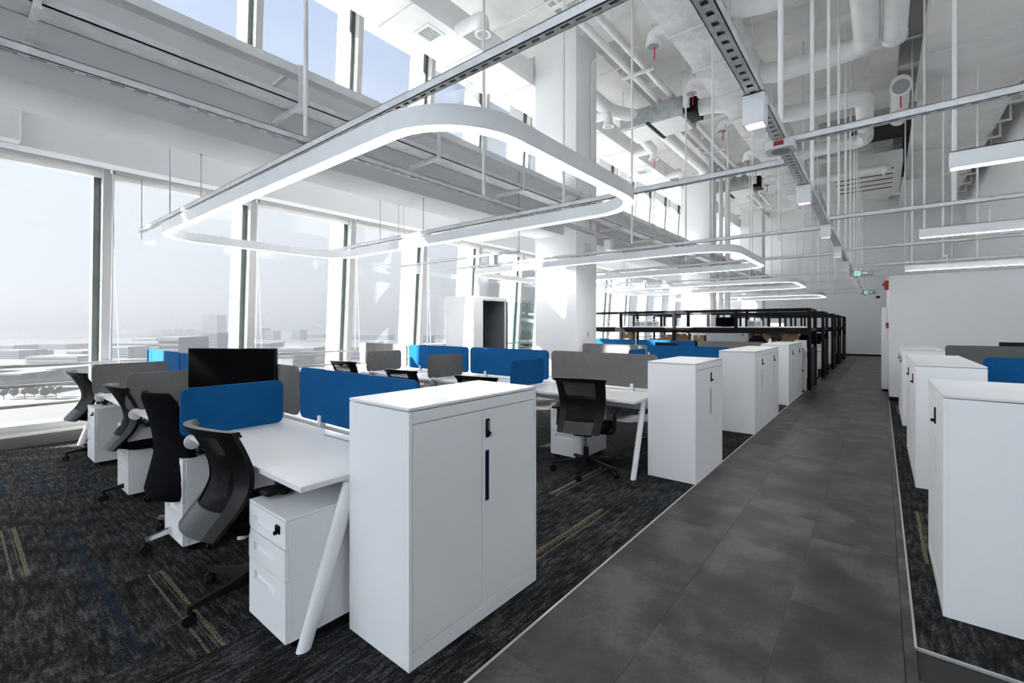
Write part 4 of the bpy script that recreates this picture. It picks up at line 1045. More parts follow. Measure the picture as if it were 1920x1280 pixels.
# slotted diffuser box
t = thing('slot_diffuser', (-0.5, 19.6, 6.2), 'white ceiling box with five dark slots above the corridor', 'air diffuser')
ys = [17.9, 18.5, 19.1, 19.7, 20.3]
obj('box', B().box(-1.5, 0.5, 17.5, 21.4, 6.24, 6.62, 0.01), 'duct_paint', t)
for q in ys:
    s_ = obj('slot', B().box(-1.2, 0.3, q, q + 0.16, 6.228, 6.242), 'slot_dark', t)
    obj('slot_frame', B().box(-1.23, 0.33, q - 0.025, q, 6.222, 6.242).box(-1.23, 0.33, q + 0.16, q + 0.185, 6.222, 6.242).box(0.30, 0.33, q, q + 0.16, 6.222, 6.242).box(-1.23, -1.2, q, q + 0.16, 6.222, 6.242), 'duct_paint', t)
# fan coil units
for k, (yy, lb) in enumerate(((10.3, 'grey galvanised fan unit with pale underside beside the first column'), (17.3, 'grey galvanised fan unit far along the ceiling, before the second column'))):
    t = thing('fan_unit', (-4.2, yy + 0.5, 6.1), lb, 'fan unit', 'metal fan units')
    obj('casing', B().box(-4.95, -3.45, yy, yy + 1.0, 6.2, 6.6, 0.006), 'galvanised', t)
    obj('access_panel', B().box(-4.2, -3.5, yy + 0.06, yy + 0.94, 6.18, 6.199, 0.004), 'duct_paint', t)
    obj('access_panel', B().box(-4.9, -4.3, yy + 0.06, yy + 0.94, 6.18, 6.199, 0.004), 'duct_paint', t)
    obj('rail', B().box(-4.285, -4.215, yy - 0.04, yy + 1.04, 6.17, 6.21), 'slot_dark', t)
    obj('motor_box', B().box(-3.44, -3.2, yy + 0.1, yy + 0.7, 6.22, 6.58, 0.01), 'black_steel', t)
    obj('control_box', B().box(-3.42, -3.3, yy - 0.08, yy + 0.05, 6.3, 6.55, 0.006), 'white_plastic', t)
    for xx, y2 in ((-4.9, yy + 0.05), (-3.5, yy + 0.05), (-4.9, yy + 0.95), (-3.5, yy + 0.95)):
        obj('hanger', B().tube([(xx, y2, 6.58), (xx, y2, ZC)], 0.012, 8), 'pipe_paint', t)
    pipe('round_duct', [(-3.2, yy + 0.4, 6.38), (-2.9, yy + 0.42, 6.38), (-2.6, yy + 0.45, 6.28)], 0.17, 'wrinkled round duct joining the wrapped duct to the %s fan unit' % ('near', 'far')[k], 'duct', mat='duct_wrap')
# conduits on the columns
for k, yc in enumerate((7.5, 16.2)):
    pipe('conduit', [(-4.50 + 0.012, yc + 0.55, 3.3), (-4.50 + 0.012, yc + 0.55, 6.7), (-4.3, yc + 0.62, 6.8), (-4.25, yc + 0.62, 6.72)], 0.018, 'thin white conduit running up the %s column' % ('nearest', 'second')[k], 'conduit', br=0.12, n=10)
pipe('drain_pipe', [(-4.40, 17.15, 0.02), (-4.40, 17.15, 7.1)], 0.07, 'white vertical drain pipe beside the second column', 'pipe')
pipe('drain_pipe', [(-4.22, 17.3, 0.02), (-4.22, 17.3, 7.1)], 0.09, 'thicker white vertical pipe beside the second column', 'pipe')
# ------------------------------------------------------------------ phone booth by the windows
t = thing('phone_booth', (-7.35, 7.7, 0), 'white phone booth with dark felt interior standing by the windows', 'phone booth')
bx0, bx1, by0, by1, bh = -7.78, -6.90, 7.17, 8.30, 2.10
mb = B(); mb.prism(rrect(bx0, bx1, 0.0, bh, 0.07), lambda u, v, w: (u, w, v), by0, by0 + 0.05); obj('side_wall', mb, 'white_laminate', t)
mb = B(); mb.prism(rrect(bx0, bx1, 0.0, bh, 0.07), lambda u, v, w: (u, w, v), by1 - 0.05, by1); obj('side_wall', mb, 'white_laminate', t)
obj('roof', B().box(bx0 + 0.05, bx1, by0 + 0.05, by1 - 0.05, bh - 0.06, bh - 0.002, 0.01), 'white_laminate', t)
obj('back_wall', B().box(bx0, bx0 + 0.04, by0 + 0.05, by1 - 0.05, 0.05, bh - 0.06), 'white_laminate', t)
obj('lining', B().box(bx0 + 0.04, bx0 + 0.06, by0 + 0.06, by1 - 0.06, 0.06, bh - 0.06).box(bx0 + 0.06, bx1 - 0.03, by0 + 0.05, by0 + 0.06, 0.06, bh - 0.06).box(bx0 + 0.06, bx1 - 0.03, by1 - 0.06, by1 - 0.05, 0.06, bh - 0.06), 'felt_booth', t)
obj('floor_pan', B().box(bx0 + 0.04, bx1, by0 + 0.05, by1 - 0.05, 0.01, 0.06), 'black_steel', t)
obj('front_frame', B().box(bx1 - 0.01, bx1 + 0.012, by0 + 0.05, by0 + 0.30, 0.0, bh - 0.02, 0.004).box(bx1 - 0.01, bx1 + 0.012, by0 + 0.3, by1, bh - 0.09, bh - 0.02, 0.004), 'white_laminate', t)
obj('door_post', B().box(bx1 - 0.005, bx1 + 0.02, by0 + 0.3, by0 + 0.33, 0.02, bh - 0.09), 'black_steel', t)
dr = obj('glass_door', B().box(bx1 + 0.02, bx1 + 0.72, by1 + 0.005, by1 + 0.017, 0.05, bh - 0.12), 'door_glass', t)
obj('handle', B().tube([(bx1 + 0.62, by1 - 0.05, 1.0), (bx1 + 0.62, by1 + 0.07, 1.0)], 0.012, 10).bar((bx1 + 0.56, by1 - 0.05, 1.0), (bx1 + 0.68, by1 - 0.05, 1.0), 0.02, 0.02), 'black_steel', dr)
obj('hinge_post', B().box(bx1 + 0.0, bx1 + 0.022, by1 - 0.005, by1 + 0.02, 0.02, bh - 0.09), 'black_steel', t)
# ------------------------------------------------------------------ fittings on the columns and walls
t = thing('access_point', (-4.5, 7.85, 2.95), 'white rounded box mounted on the side of the nearest column', 'access point')
mb = B(); mb.prism(rrect(7.76, 7.98, 2.82, 3.06, 0.06), lambda u, v, w: (w, u, v), -4.51, -4.46); obj('body', mb, 'white_plastic', t)
obj('lens', B().tube([(-4.462, 7.93, 2.88), (-4.457, 7.93, 2.88)], 0.012, 10), 'slot_dark', t)
t = thing('wall_switch', (-4.5, 7.95, 1.28), 'small white wall switch on the nearest column', 'switch')
obj('plate', B().box(-4.511, -4.503, 7.90, 7.99, 1.21, 1.34, 0.002), 'white_plastic', t)
obj('rocker', B().box(-4.504, -4.499, 7.93, 7.96, 1.24, 1.31, 0.001), 'device_grey', t)
for k, (z, lb) in enumerate(((2.28, 'red fire alarm box at the top edge of the partition wall'), (1.45, 'small red alarm button low on the partition edge'))):
    t = thing('fire_alarm', (CR, 12.2, z), lb, 'fire alarm', 'fire alarms')
    s_ = 0.09 if k == 0 else 0.06
    obj('box', B().box(CR - 0.07 if k == 0 else CR - 0.04, CR, 12.1, 12.1 + s_ * 2, z - s_, z + s_, 0.006), 'red_paint', t)
    obj('button', B().tube([(CR - (0.10 if k == 0 else 0.05), 12.1 + s_, z + 0.02), (CR - 0.03, 12.1 + s_, z + 0.02)], 0.03, 12), 'red_paint', t)
t = thing('fire_cabinet', (CR - 0.08, 13.4, 0), 'tall white fire hose cabinet standing out from the partition', 'fire cabinet')
obj('body', B().box(CR - 0.11, CR, 12.95, 13.85, 0.05, 1.85, 0.006), 'white_steel', t)
obj('door', B().box(CR - 0.118, CR - 0.111, 12.98, 13.82, 0.12, 1.8, 0.003), 'wall_paint', t)
obj('base', B().box(CR - 0.1, CR, 12.97, 13.83, 0, 0.05), 'black_steel', t)
t = thing('dome_camera', (-0.1, 24.3, 2.6), 'small dark dome camera hanging near the end wall', 'camera')
obj('mount', B().tube([(-0.1, 24.3, 2.66), (-0.1, 24.3, 2.95)], 0.012, 8).box(-0.6, 2.8, 24.28, 24.32, 2.93, 2.97), 'strut_steel', t)
obj('dome', B().ball((-0.1, 24.3, 2.63), 0.075, 1, 1, 0.75), 'black_plastic', t)
# ------------------------------------------------------------------ things on the near desks
t = thing('monitor', (-4.12, 1.40, DZ), 'large black monitor turned towards the corridor on the second desk', 'monitor')
mx_ = Matrix.Translation((-4.03, 1.42, 0)) @ Matrix.Rotation(YAW - R(4), 4, 'Z')
def mobj(name, mb, mat, par): return obj(name, mb.xform(mx_), mat, par)
sb = mobj('panel', B().box(-0.365, 0.365, -0.018, 0.018, 0.86, 1.268, 0.004), 'black_plastic', t)
mobj('screen', B().box(-0.357, 0.357, -0.0195, -0.0175, 0.872, 1.260), 'screen_black', sb)
mobj('neck', B().box(-0.03, 0.03, 0.018, 0.05, 0.76, 1.0, 0.006), 'black_plastic', t)
mobj('foot', B().box(-0.14, 0.14, -0.06, 0.14, DZ + 0.0005, DZ + 0.014, 0.005), 'black_plastic', t)
t = thing('desk_dock', (-4.60, 1.18, DZ), 'small flat black device with a stub stand on the monitor desk', 'device')
obj('body', B().box(-4.68, -4.5, 1.1, 1.24, DZ + 0.0005, DZ + 0.03, 0.006), 'black_plastic', t)
obj('stub', B().tube([(-4.62, 1.2, DZ + 0.028), (-4.62, 1.2, DZ + 0.07)], 0.012, 10), 'black_plastic', t)
t = thing('phone_stand', (-3.6, 1.02, DZ), 'thin black wire stand on the desk left of the blue divider', 'stand')
obj('wire_frame', B().tube(bend([(-3.68, 1.0, DZ + 0.005), (-3.50, 1.0, DZ + 0.005), (-3.50, 1.1, DZ + 0.07), (-3.62, 1.1, DZ + 0.005)], 0.02), 0.005, 8), 'black_plastic', t)
t = thing('monitor', (1.7, 9.6, DZ), 'black monitor top edge showing above the dark grey screen', 'monitor')
obj('panel', B().box(1.32, 1.95, 9.5, 9.53, 0.85, 1.21, 0.004), 'black_plastic', t)
obj('foot', B().box(1.5, 1.8, 9.42, 9.65, DZ + 0.0005, DZ + 0.014, 0.004).box(1.62, 1.68, 9.53, 9.56, DZ + 0.01, 1.0), 'black_plastic', t)
t = thing('monitor', (-3.7, 10.0, DZ), 'thin black monitor edge above the wide blue third-row screen', 'monitor')
obj('panel', B().box(-3.95, -3.45, 9.98, 10.01, 0.80, 1.075, 0.004), 'black_plastic', t)
obj('foot', B().box(-3.82, -3.58, 9.92, 10.1, DZ + 0.0005, DZ + 0.012, 0.004).box(-3.72, -3.68, 10.01, 10.04, DZ + 0.01, 0.95), 'black_plastic', t)
# ------------------------------------------------------------------ black shelving desks
RK = [12.12, 15.2, 18.35, 20.9, 23.9]
xs = [-1.25, -2.76, -4.28, -5.80, -7.30]
for r, y0 in enumerate(RK):
    y1 = y0 + 1.15
    t = thing('shelving_desk', (-4.2, y0 + 0.55, 0), 'black steel shelving desk with white shelf boards, %s row from the camera' % ORD[r], 'shelving desk', 'black shelving desks')
    for x in xs:
        for yy in (y0, y1):
            if x == xs[0] and yy == y0 and r == 0: pass
            obj('post', B().box(x - 0.035, x + 0.035, yy - 0.03, yy + 0.03, 0.0, 1.83, 0.003), 'black_steel', t)
    for yy in (y0, y1):
        obj('top_beam', B().box(xs[-1], xs[0], yy - 0.02, yy + 0.02, 1.80, 1.845), 'black_steel', t)
        obj('fascia', B().box(xs[-1], xs[0], yy - 0.015, yy + 0.015, 1.26, 1.395), 'black_steel', t)
    for a, b_ in zip(xs, xs[1:]):
        obj('shelf', B().box(b_ + 0.036, a - 0.036, y0 + 0.015, y1 - 0.015, 1.396, 1.416, 0.002), 'white_laminate', t)
        obj('desktop', B().box(b_ + 0.036, a - 0.036, y0 - 0.03, y1 + 0.03, 0.735, 0.76, 0.002), 'white_laminate' if r else 'black_steel', t)
    obj('end_panel', B().box(xs[0] - 0.02, xs[0] + 0.012, y0 + 0.031, y1 - 0.031, 0.02, 1.05 if r else 0.95, 0.003), 'black_steel', t)
    for zz in (1.80,):
        obj('end_rail', B().box(xs[0] - 0.02, xs[0] + 0.02, y0 + 0.03, y1 - 0.03, 1.80, 1.845), 'black_steel', t)
    obj('end_rail', B().box(xs[0] - 0.02, xs[0] + 0.02, y0 + 0.03, y1 - 0.03, 1.32, 1.395), 'black_steel', t)
    if r in (1, 2, 3):
        t2 = thing('file_pedestal', (-1.5, y0 - 0.5, 0), 'white drawer unit at the corridor end of the %s black shelving row' % ORD[r], 'pedestal', 'drawer units by the black shelving')
        obj('body', B().box(-1.85, -1.36, y0 - 0.6, y0 - 0.12, 0.03, 0.68, 0.003), 'white_steel', t2)
        for q in range(3): obj('drawer', B().box(-1.83, -1.38, y0 - 0.612, y0 - 0.601, 0.06 + 0.205 * q, 0.255 + 0.205 * q, 0.003), 'white_steel', t2)
        obj('handle', B().box(-1.68, -1.53, y0 - 0.622, y0 - 0.612, 0.6, 0.615), 'black_plastic', t2)
        obj('base', B().box(-1.8, -1.4, y0 - 0.55, y0 - 0.15, 0.0, 0.03), 'black_plastic', t2)
t = thing('end_board', (-1.4, 12.05, 0), 'plain white end board standing before the black shelving, half sunlit', 'end board')
obj('panel', B().box(-1.52, -1.29, 12.03, 12.07, 0.06, 1.12, 0.004), 'white_laminate', t)
obj('plinth', B().box(-1.52, -1.29, 12.035, 12.065, 0.0, 0.06), 'white_laminate', t)
# electronics on the first shelf
for k, (x, y) in enumerate(((-5.30, 12.35), (-4.95, 12.35), (-2.42, 12.5))):
    t = thing('instrument', (x, y, 1.416), ('silver instrument case with grey screen and top handle, nearest the windows', 'silver instrument case with grey screen and top handle, second along the shelf', 'silver instrument case with dark screen near the corridor end of the shelf')[k], 'instrument', 'instruments on the black shelf')
    obj('case', B().box(x - 0.15, x + 0.15, y - 0.1, y + 0.1, 1.4165, 1.57, 0.006), 'white_plastic', t)
    obj('screen', B().box(x - 0.14, x + 0.02, y - 0.104, y - 0.1, 1.44, 1.55), 'device_grey', t)
    for q in range(6):
        obj('button', B().box(x + 0.045 + 0.035 * (q % 3), x + 0.068 + 0.035 * (q % 3), y - 0.104, y - 0.1, 1.455 + 0.045 * (q // 3), 1.48 + 0.045 * (q // 3)), 'slot_dark', t)
    obj('handle', B().tube(bend([(x - 0.14, y, 1.565), (x - 0.14, y, 1.615), (x + 0.14, y, 1.615), (x + 0.14, y, 1.565)], 0.02), 0.007, 8), 'white_plastic', t)
t = thing('monitor', (-3.05, 12.4, 1.416), 'black monitor standing on the first black shelf', 'monitor')
obj('panel', B().box(-3.30, -2.82, 12.38, 12.41, 1.425, 1.66, 0.005), 'screen_black', t)
obj('foot', B().box(-3.16, -2.96, 12.35, 12.5, 1.4165, 1.428), 'black_plastic', t)
t = thing('whiteboard', (-2.95, 11.55, 0.9), 'small pale grey whiteboard propped between the fourth-row screens', 'whiteboard')
obj('board', B().box(-3.28, -2.36, 11.50, 11.53, 0.76, 1.27, 0.004), 'device_grey', t)
obj('clip', B().tube([(-2.48, 11.495, 1.23), (-2.48, 11.50, 1.23)], 0.018, 10), 'black_plastic', t)
obj('leg', B().box(-3.2, -3.17, 11.50, 11.53, 0.0, 0.76).box(-2.47, -2.44, 11.50, 11.53, 0.0, 0.76), 'frame_aluminium', t)
# cardboard boxes on the first black desk
random.seed(5)
bxs = [(-5.75, 0.34, 0.22), (-4.62, 0.3, 0.17), (-4.25, 0.36, 0.2), (-3.72, 0.28, 0.16), (-3.45, 0.16, 0.22), (-2.56, 0.34, 0.24), (-2.2, 0.42, 0.25), (-1.75, 0.46, 0.22), (-4.95, 0.4, 0.10), (-3.9, 0.3, 0.08), (-2.9, 0.25, 0.12)]
wher = ['beside the window posts', 'under the first two instruments', 'right of the slim one', 'next to the whiteboard edge', 'tall and slim', 'right of the whiteboard', 'large one behind the backpack', 'nearest the corridor', 'flat one lying low', 'flat one by the column side', 'small one under the monitor']
for k, (x, w, h) in enumerate(bxs):
    y = 12.5 + 0.12 * (k % 3); z = 0.7605
    t = thing('cardboard_box', (x, y, z), 'brown cardboard box on the first black desk, ' + wher[k], 'box', 'cardboard boxes on the black desk')
    h2 = h + 0.27 if k < 8 else h + 0.22
    obj('carton', B().box(x - w / 2, x + w / 2, y - 0.14, y + 0.14, z, z + h2, 0.003), 'cardboard', t)
    obj('tape', B().box(x - 0.03, x + 0.03, y - 0.1405, y + 0.1405, z + h2 - 0.06, z + h2 + 0.0008), 'paper_white', t)
t = thing('cardboard_tube', (-2.6, 12.55, 1.1), 'long brown cardboard tube lying on the boxes', 'tube')
obj('tube', B().tube([(-2.95, 12.5, 1.20), (-2.2, 12.62, 1.30)], 0.045, 14), 'cardboard', t)
obj('cap', B().tube([(-2.96, 12.498, 1.199), (-2.945, 12.5, 1.201)], 0.047, 14), 'paper_white', t)
# backpack on the fourth row
t = thing('backpack', (-2.25, 11.3, 0.76), 'black backpack with top handle behind the dark grey screen', 'backpack')
mb = B(); mb.ball((-2.15, 11.35, 1.0), 0.2, 1.0, 0.55, 1.15, 18, 12); obj('bag', mb, 'black_fabric', t)
obj('handle', B().tube(bend([(-2.24, 11.35, 1.2), (-2.22, 11.35, 1.285), (-2.08, 11.35, 1.285), (-2.06, 11.35, 1.2)], 0.05), 0.012, 8), 'black_fabric', t)
# small figurine on the cabinet
t = thing('trinket', (-1.55, 9.2, 1.105), 'tiny white and red trinket at the corner of the farthest cabinets', 'trinket')
obj('body', B().tube([(-1.62, 9.72, 1.1055), (-1.62, 9.72, 1.13), (-1.62, 9.72, 1.17), (-1.62, 9.72, 1.2)], [0.03, 0.034, 0.022, 0.012], 12), 'white_plastic', t)
obj('cap', B().ball((-1.60, 9.70, 1.165), 0.016), 'red_paint', t)
# far furniture silhouettes between the shelving rows: screens
for r in (1, 2, 3):
    y0 = RK[r]
    t = thing('monitor', (-1.9, y0 + 0.3, 0.76), 'black monitor on the desk of the %s black shelving row' % ORD[r], 'monitor', 'monitors on the black desks')
    obj('panel', B().box(-2.15, -1.6, y0 + 0.3, y0 + 0.33, 0.82, 1.15, 0.005), 'screen_black', t)
    obj('foot', B().box(-2.0, -1.75, y0 + 0.22, y0 + 0.45, 0.7605, 0.775).box(-1.9, -1.85, y0 + 0.33, y0 + 0.36, 0.77, 1.0), 'black_plastic', t)
# ------------------------------------------------------------------ seated person behind the cabinets
px_, py_ = -1.66, 11.70
pr = thing('person', (px_, py_, 0), 'person with short black hair and dark top, bent over a desk behind the cabinets', 'person', rz=R(-50))
sk = [((0, 0.0, 0.52), 0.15, None), ((0, -0.02, 0.72), 0.135, 0), ((0, -0.08, 0.90), 0.15, 1), ((0, -0.12, 1.0), 0.10, 2), ((0, -0.16, 1.06), 0.052, 3),
      ((0.17, -0.10, 0.96), 0.06, 3), ((0.23, -0.16, 0.74), 0.045, 5), ((0.12, -0.36, 0.76), 0.034, 6), ((-0.17, -0.10, 0.96), 0.06, 3), ((-0.23, -0.16, 0.74), 0.045, 8), ((-0.12, -0.36, 0.76), 0.034, 9),
      ((0.10, -0.05, 0.50), 0.09, 0), ((0.11, -0.42, 0.50), 0.065, 11), ((0.11, -0.42, 0.10), 0.045, 12), ((0.11, -0.54, 0.05), 0.04, 13), ((-0.10, -0.05, 0.50), 0.09, 0), ((-0.11, -0.42, 0.50), 0.065, 15), ((-0.11, -0.42, 0.10), 0.045, 16), ((-0.11, -0.54, 0.05), 0.04, 17)]
me = bpy.data.meshes.new('body'); me.from_pydata([p for p, r, q in sk], [(i, q) for i, (p, r, q) in enumerate(sk) if q is not None], [])
bo = link('body', me, 'shirt_dark', pr, True)
bo.modifiers.new('skin', 'SKIN'); bo.modifiers.new('sub', 'SUBSURF').levels = 1
for v, (p, r, q) in zip(me.skin_vertices[0].data, sk): v.radius = (r, r * 0.8 if q in (None, 0, 1) else r)
me.skin_vertices[0].data[0].use_root = True
hm = Matrix.Translation((0, -0.19, 1.145)) @ Matrix.Rotation(R(52), 4, 'X')
mb = B()
mb.ball((0, 0, 0), 0.098, 0.80, 0.98, 1.2, 20, 16)
for v in mb.bm.verts:
    if v.co.z < -0.03: v.co.x *= 1 - 0.9 * (-0.03 - v.co.z) * 2.6; v.co.y = v.co.y * 0.9 - 0.006
mb.ball((0, -0.100, -0.012), 0.014, 0.8, 1.0, 1.5, 8, 6)          # nose
mb.ball((0.078, 0.0, -0.01), 0.018, 0.4, 0.9, 1.5, 8, 6); mb.ball((-0.078, 0.0, -0.01), 0.018, 0.4, 0.9, 1.5, 8, 6)
mb.ball((0, -0.088, -0.055), 0.016, 1.4, 0.5, 0.5, 8, 6)
hd_ = obj('head', mb.xform(hm), 'skin', pr, True)
mb = B()
for s in (-1, 1): mb.ball((s * 0.032, -0.088, 0.012), 0.009, 1.2, 0.6, 0.8, 8, 6)
obj('eyes', mb.xform(hm), 'hair_black', hd_, True)
mb = B(); mb.ball((0, 0.010, 0.024), 0.112, 0.84, 0.98, 1.16, 24, 18)
random.seed(3)
for v in mb.bm.verts: v.co *= 1 + random.uniform(-0.02, 0.04)
dl = [v for v in mb.bm.verts if v.co.z < 0.03 and v.co.y < -0.05 or v.co.z < -0.065]
bmesh.ops.delete(mb.bm, geom=dl, context='VERTS')
obj('hair', mb.xform(hm), 'hair_black', hd_, True, ang=80)
for s in (-1, 1):
    mb = B(); base = Vector((s * 0.12, -0.36, 0.775))
    mb.ball(tuple(base + Vector((0, -0.04, 0))), 0.035, 0.9, 1.2, 0.45, 12, 8)
    for q in range(4):
        a = base + Vector(((q - 1.5) * 0.017, -0.075, 0.0)); L_ = (0.06, 0.068, 0.064, 0.05)[q]
        mb.tube([a, a + Vector((0, -L_ * 0.55, 0.006)), a + Vector((0, -L_, -0.008))], [0.009, 0.008, 0.007], 8)
    a = base + Vector((-s * 0.028, -0.03, 0)); mb.tube([a, a + Vector((-s * 0.022, -0.025, 0)), a + Vector((-s * 0.026, -0.05, -0.004))], [0.010, 0.009, 0.008], 8)
    obj('hand', mb, 'skin', pr, True)
place_chair(px_, py_ + 0.02, 130, 'black task chair under the seated person')
# ------------------------------------------------------------------ the hazy city below the windows
GZ = -46.0
simple('city_pale', (0.036, 0.04, 0.05), 0.8, var=0.12, nscale=0.05)
simple('city_white', (0.062, 0.064, 0.07), 0.8, var=0.06, nscale=0.05)
simple('city_grey', (0.013, 0.019, 0.034), 0.8, var=0.15, nscale=0.05)
simple('city_brick', (0.075, 0.055, 0.045), 0.8, var=0.1, nscale=0.1)
simple('city_roof', (0.045, 0.05, 0.06), 0.6, var=0.08, nscale=0.05)
simple('city_window', (0.03, 0.035, 0.05), 0.3, var=0.2, nscale=0.1)
simple('tree_green', (0.018, 0.022, 0.014), 0.9, var=0.35, nscale=0.6, bscale=2, bstr=0.6, bdist=0.5)
simple('tree_bark', (0.10, 0.08, 0.06), 0.9)
m, nt, b = nmat('city_ground')
v = coords(nt); f1 = noise(nt, v, 0.012, 5, 0.6)
nt.links.new(ramp(nt, f1, [(0.35, (0.011, 0.0125, 0.014)), (0.5, (0.021, 0.0195, 0.019)), (0.65, (0.028, 0.025, 0.0235))]), b.inputs['Base Color']); b.inputs['Roughness'].default_value = 0.95
sY, cY = math.sin(YAW), math.cos(YAW)
def WP(x, d):
    l = (x - 960) / 853.0 * d
    return (-sY * d + cY * l, cY * d + sY * l)
gr = B(); gr.poly([(-9.0, -900, GZ), (-9.0, 7000, GZ), (-7000, 7000, GZ), (-7000, -900, GZ)], [(0, 1, 2, 3)])
meta(obj('ground', gr, 'city_ground'), kind='structure')
def building(x0, x1, ytop, d, label, mat, thick=30, bands=0, rot=0.0, roof=None, cols=0, group='hazy city buildings', bm_='city_window'):
    h = CAM_H + (610 - ytop) * d / 853.0 - GZ
    w = (x1 - x0) * d / 853.0
    cx, cyy = WP((x0 + x1) / 2, d + thick / 2)
    t = thing('building', (cx, cyy, GZ), label, 'building', group, rz=YAW + rot)
    obj('block', B().box(-w / 2, w / 2, -thick / 2, thick / 2, 0, h), mat, t, True, smooth=False)
    for k in range(bands):
        z = h * (0.08 + 0.86 * (k + 0.25) / bands); zh = h * 0.86 / bands * 0.45
        if cols:
            cw = w / cols; me_ = B().box(-cw * 0.28, cw * 0.28, -thick / 2 - 0.3, -thick / 2 + 0.2, z, z + zh).mesh('window')
            for c_ in range(cols):
                q = link('window', me_, bm_, t, True); q.location.x = -w / 2 + cw * (c_ + 0.5)
        else: obj('window_band', B().box(-w / 2 + w * 0.04, w / 2 - w * 0.04, -thick / 2 - 0.3, -thick / 2 + 0.2, z, z + zh), bm_, t, True, smooth=False)
    if roof: obj('roof', B().box(-w / 2 - 1.5, w / 2 + 1.5, -thick / 2 - 1.5, thick / 2 + 1.5, h, h + roof), 'city_roof', t, True, smooth=False)
    return t
building(27, 71, 703, 318, 'brick and glass block with a broad flat grey roof, closest below the left window', 'city_brick', 26, 4, R(6), 1.0)
building(60, 175, 694, 360, 'long low hall with pale roof behind the brick block', 'city_roof', 60, 2, R(-8), 1.2)
building(78, 170, 668, 560, 'long white two-storey building behind the hall', 'city_white', 40, 2, R(3))
building(143, 172, 658, 610, 'white four-storey block beside the first mullion', 'city_white', 30, 4)
building(0, 64, 657, 640, 'dark blue-grey slab building at the far left', 'city_grey', 40, 4)
building(20, 50, 647, 760, 'pale grey block behind the dark slab', 'city_pale', 40, 3)
building(67, 86, 657, 700, 'small white three-storey block right of the dark slab', 'city_white', 25, 3)
building(90, 146, 645, 900, 'grey wide building with rooftop sheds', 'city_grey', 50, 3)
building(0, 170, 634, 1700, 'long faint ridge of blocks on the left horizon', 'city_grey', 80, 0)
building(208, 262, 650, 655, 'white striped low building behind the window rail', 'city_white', 40, 4)
building(228, 330, 645, 760, 'low pale hall with a curved-looking roof line', 'city_pale', 60, 1, roof=3)
building(258, 304, 634, 900, 'white office block with rows of windows left of the slab tower', 'city_white', 30, 3)
building(313, 350, 632, 520, 'white slab block with grey rows of windows behind the blue screens', 'city_white', 30, 5, R(4), cols=7)
building(351, 372, 631, 556, 'plain pale flank of the white slab block', 'city_pale', 34, 0, R(-10))
building(393, 422, 623, 760, 'dark rounded mid-rise right of the white slab block', 'city_grey', 40, 6)
building(389, 416, 590, 1500, 'tall hazy tower standing highest on the skyline', 'city_grey', 50, 0)
building(206, 290, 627, 1800, 'faint row of towers behind the striped buildings', 'city_grey', 60, 0)
for k, (a, b_, yt) in enumerate(((287, 312, 619), (312, 335, 617), (337, 357, 617), (360, 376, 619), (376, 392, 618))):
    building(a, b_, yt, 1900 + 56 * k, 'hazy apartment tower left of the tallest one, %s of five' % ORD[k], 'city_grey', 50, 0)
building(474, 500, 615, 1500, 'hazy twin-peaked tower beyond the second mullion', 'city_grey', 50, 0)
building(504, 520, 620, 1500, 'smaller hazy tower right of the twin-peaked one', 'city_grey', 50, 0)
building(554, 569, 618, 1450, 'lone hazy tower before the third mullion', 'city_grey', 50, 0)
building(581, 610, 627, 1700, 'faint wide block right of the lone tower', 'city_grey', 60, 0)
building(466, 610, 640, 1300, 'faint long band of roofs below the towers', 'city_grey', 90, 0)
building(480, 520, 645, 800, 'flat dark-roofed building above the monitor', 'city_pale', 50, 2, roof=2)
building(560, 625, 662, 520, 'white apartment block with many small windows by the third mullion', 'city_white', 40, 5, R(8), cols=12)
building(530, 600, 652, 640, 'pale block behind the white apartments', 'city_pale', 40, 3)
building(648, 735, 628, 1500, 'faint skyline block in the fourth window', 'city_grey', 80, 0)
building(690, 715, 640, 800, 'small white block in the fourth window', 'city_white', 30, 4)
building(660, 740, 650, 620, 'pale low block in the fourth window', 'city_pale', 40, 3)
building(782, 786, 623, 900, 'narrow blue-grey tower by the fifth mullion', 'city_grey', 20, 0)
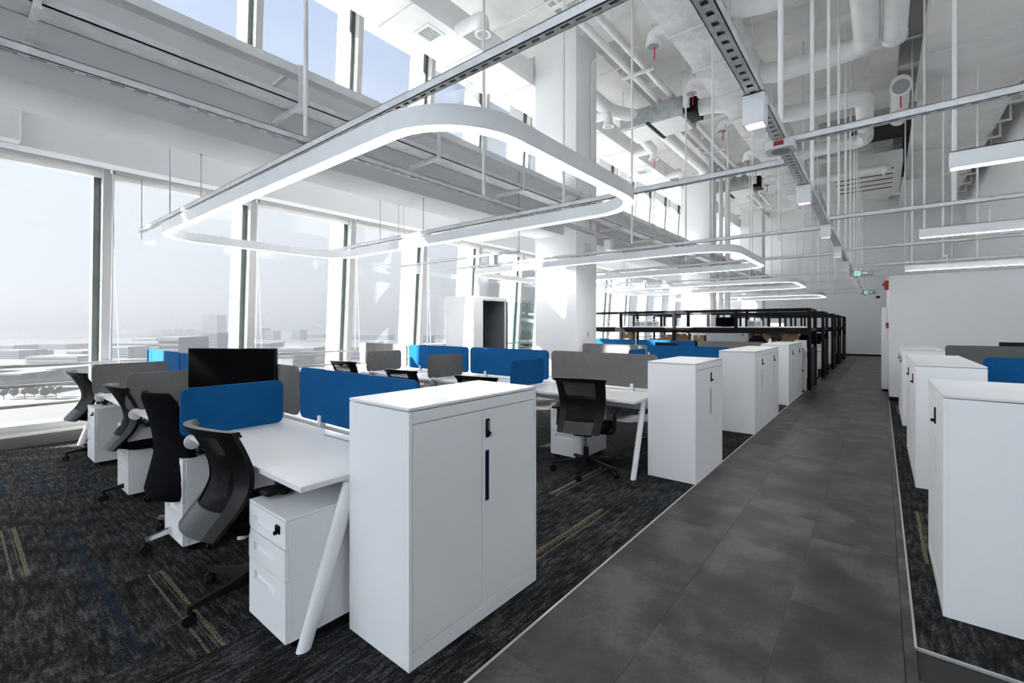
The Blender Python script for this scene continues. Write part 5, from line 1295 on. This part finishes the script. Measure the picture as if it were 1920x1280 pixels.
building(789, 812, 629, 1000, 'blue-grey block left of the phone booth', 'city_grey', 40, 3)
building(784, 835, 645, 620, 'white apartment block below the phone booth window', 'city_white', 40, 4, cols=10)
building(812, 836, 627, 1600, 'faint block just left of the phone booth', 'city_grey', 60, 0)
building(960, 1000, 640, 620, 'white gridded block beside the column', 'city_white', 40, 5, cols=8)
building(955, 995, 622, 1100, 'hazy roof line beside the column', 'city_grey', 50, 2)
random.seed(21)
tm = None
for k in range(6):
    d = (292, 301)[k % 2]; x = 8 + k * 19 + random.uniform(-2, 2)
    X_, Y_ = WP(x, d); hh = random.uniform(6, 9)
    t = thing('tree', (X_, Y_, GZ), 'dull green tree below the left window, %s from the frame edge' % ORD[k], 'tree', 'trees at the foot of the tower')
    obj('trunk', B().tube([(0, 0, 0), (0, 0, hh * 0.6)], 0.3, 8), 'tree_bark', t, True)
    mb = B()
    for q in range(6): mb.ball((random.uniform(-1.8, 1.8), random.uniform(-1.8, 1.8), hh * random.uniform(0.5, 0.9)), random.uniform(1.5, 2.4), u=10, v=7)
    for v_ in mb.bm.verts: v_.co *= 1 + random.uniform(-0.05, 0.05)
    obj('crown', mb, 'tree_green', t, True)
# air haze over the city
hz = B().box(-5200, -14, -800, 5500, GZ - 1, 140)
hm_, nt, b = nmat('haze'); nt.nodes.remove(b)
ALB = (0.098, 0.1005, 0.107, 1); DEN = 0.00085
vs = nt.nodes.new('ShaderNodeVolumeScatter'); vs.inputs['Color'].default_value = ALB; vs.inputs['Density'].default_value = DEN; vs.inputs['Anisotropy'].default_value = 0.2
va = nt.nodes.new('ShaderNodeVolumeAbsorption'); va.inputs['Color'].default_value = ALB; va.inputs['Density'].default_value = DEN
vadd = nt.nodes.new('ShaderNodeAddShader'); nt.links.new(vs.outputs[0], vadd.inputs[0]); nt.links.new(va.outputs[0], vadd.inputs[1])
nt.links.new(vadd.outputs[0], nt.nodes['Material Output'].inputs['Volume'])
meta(obj('haze', hz, 'haze', smooth=False), 'pale haze hanging over the city', 'haze', kind='stuff')
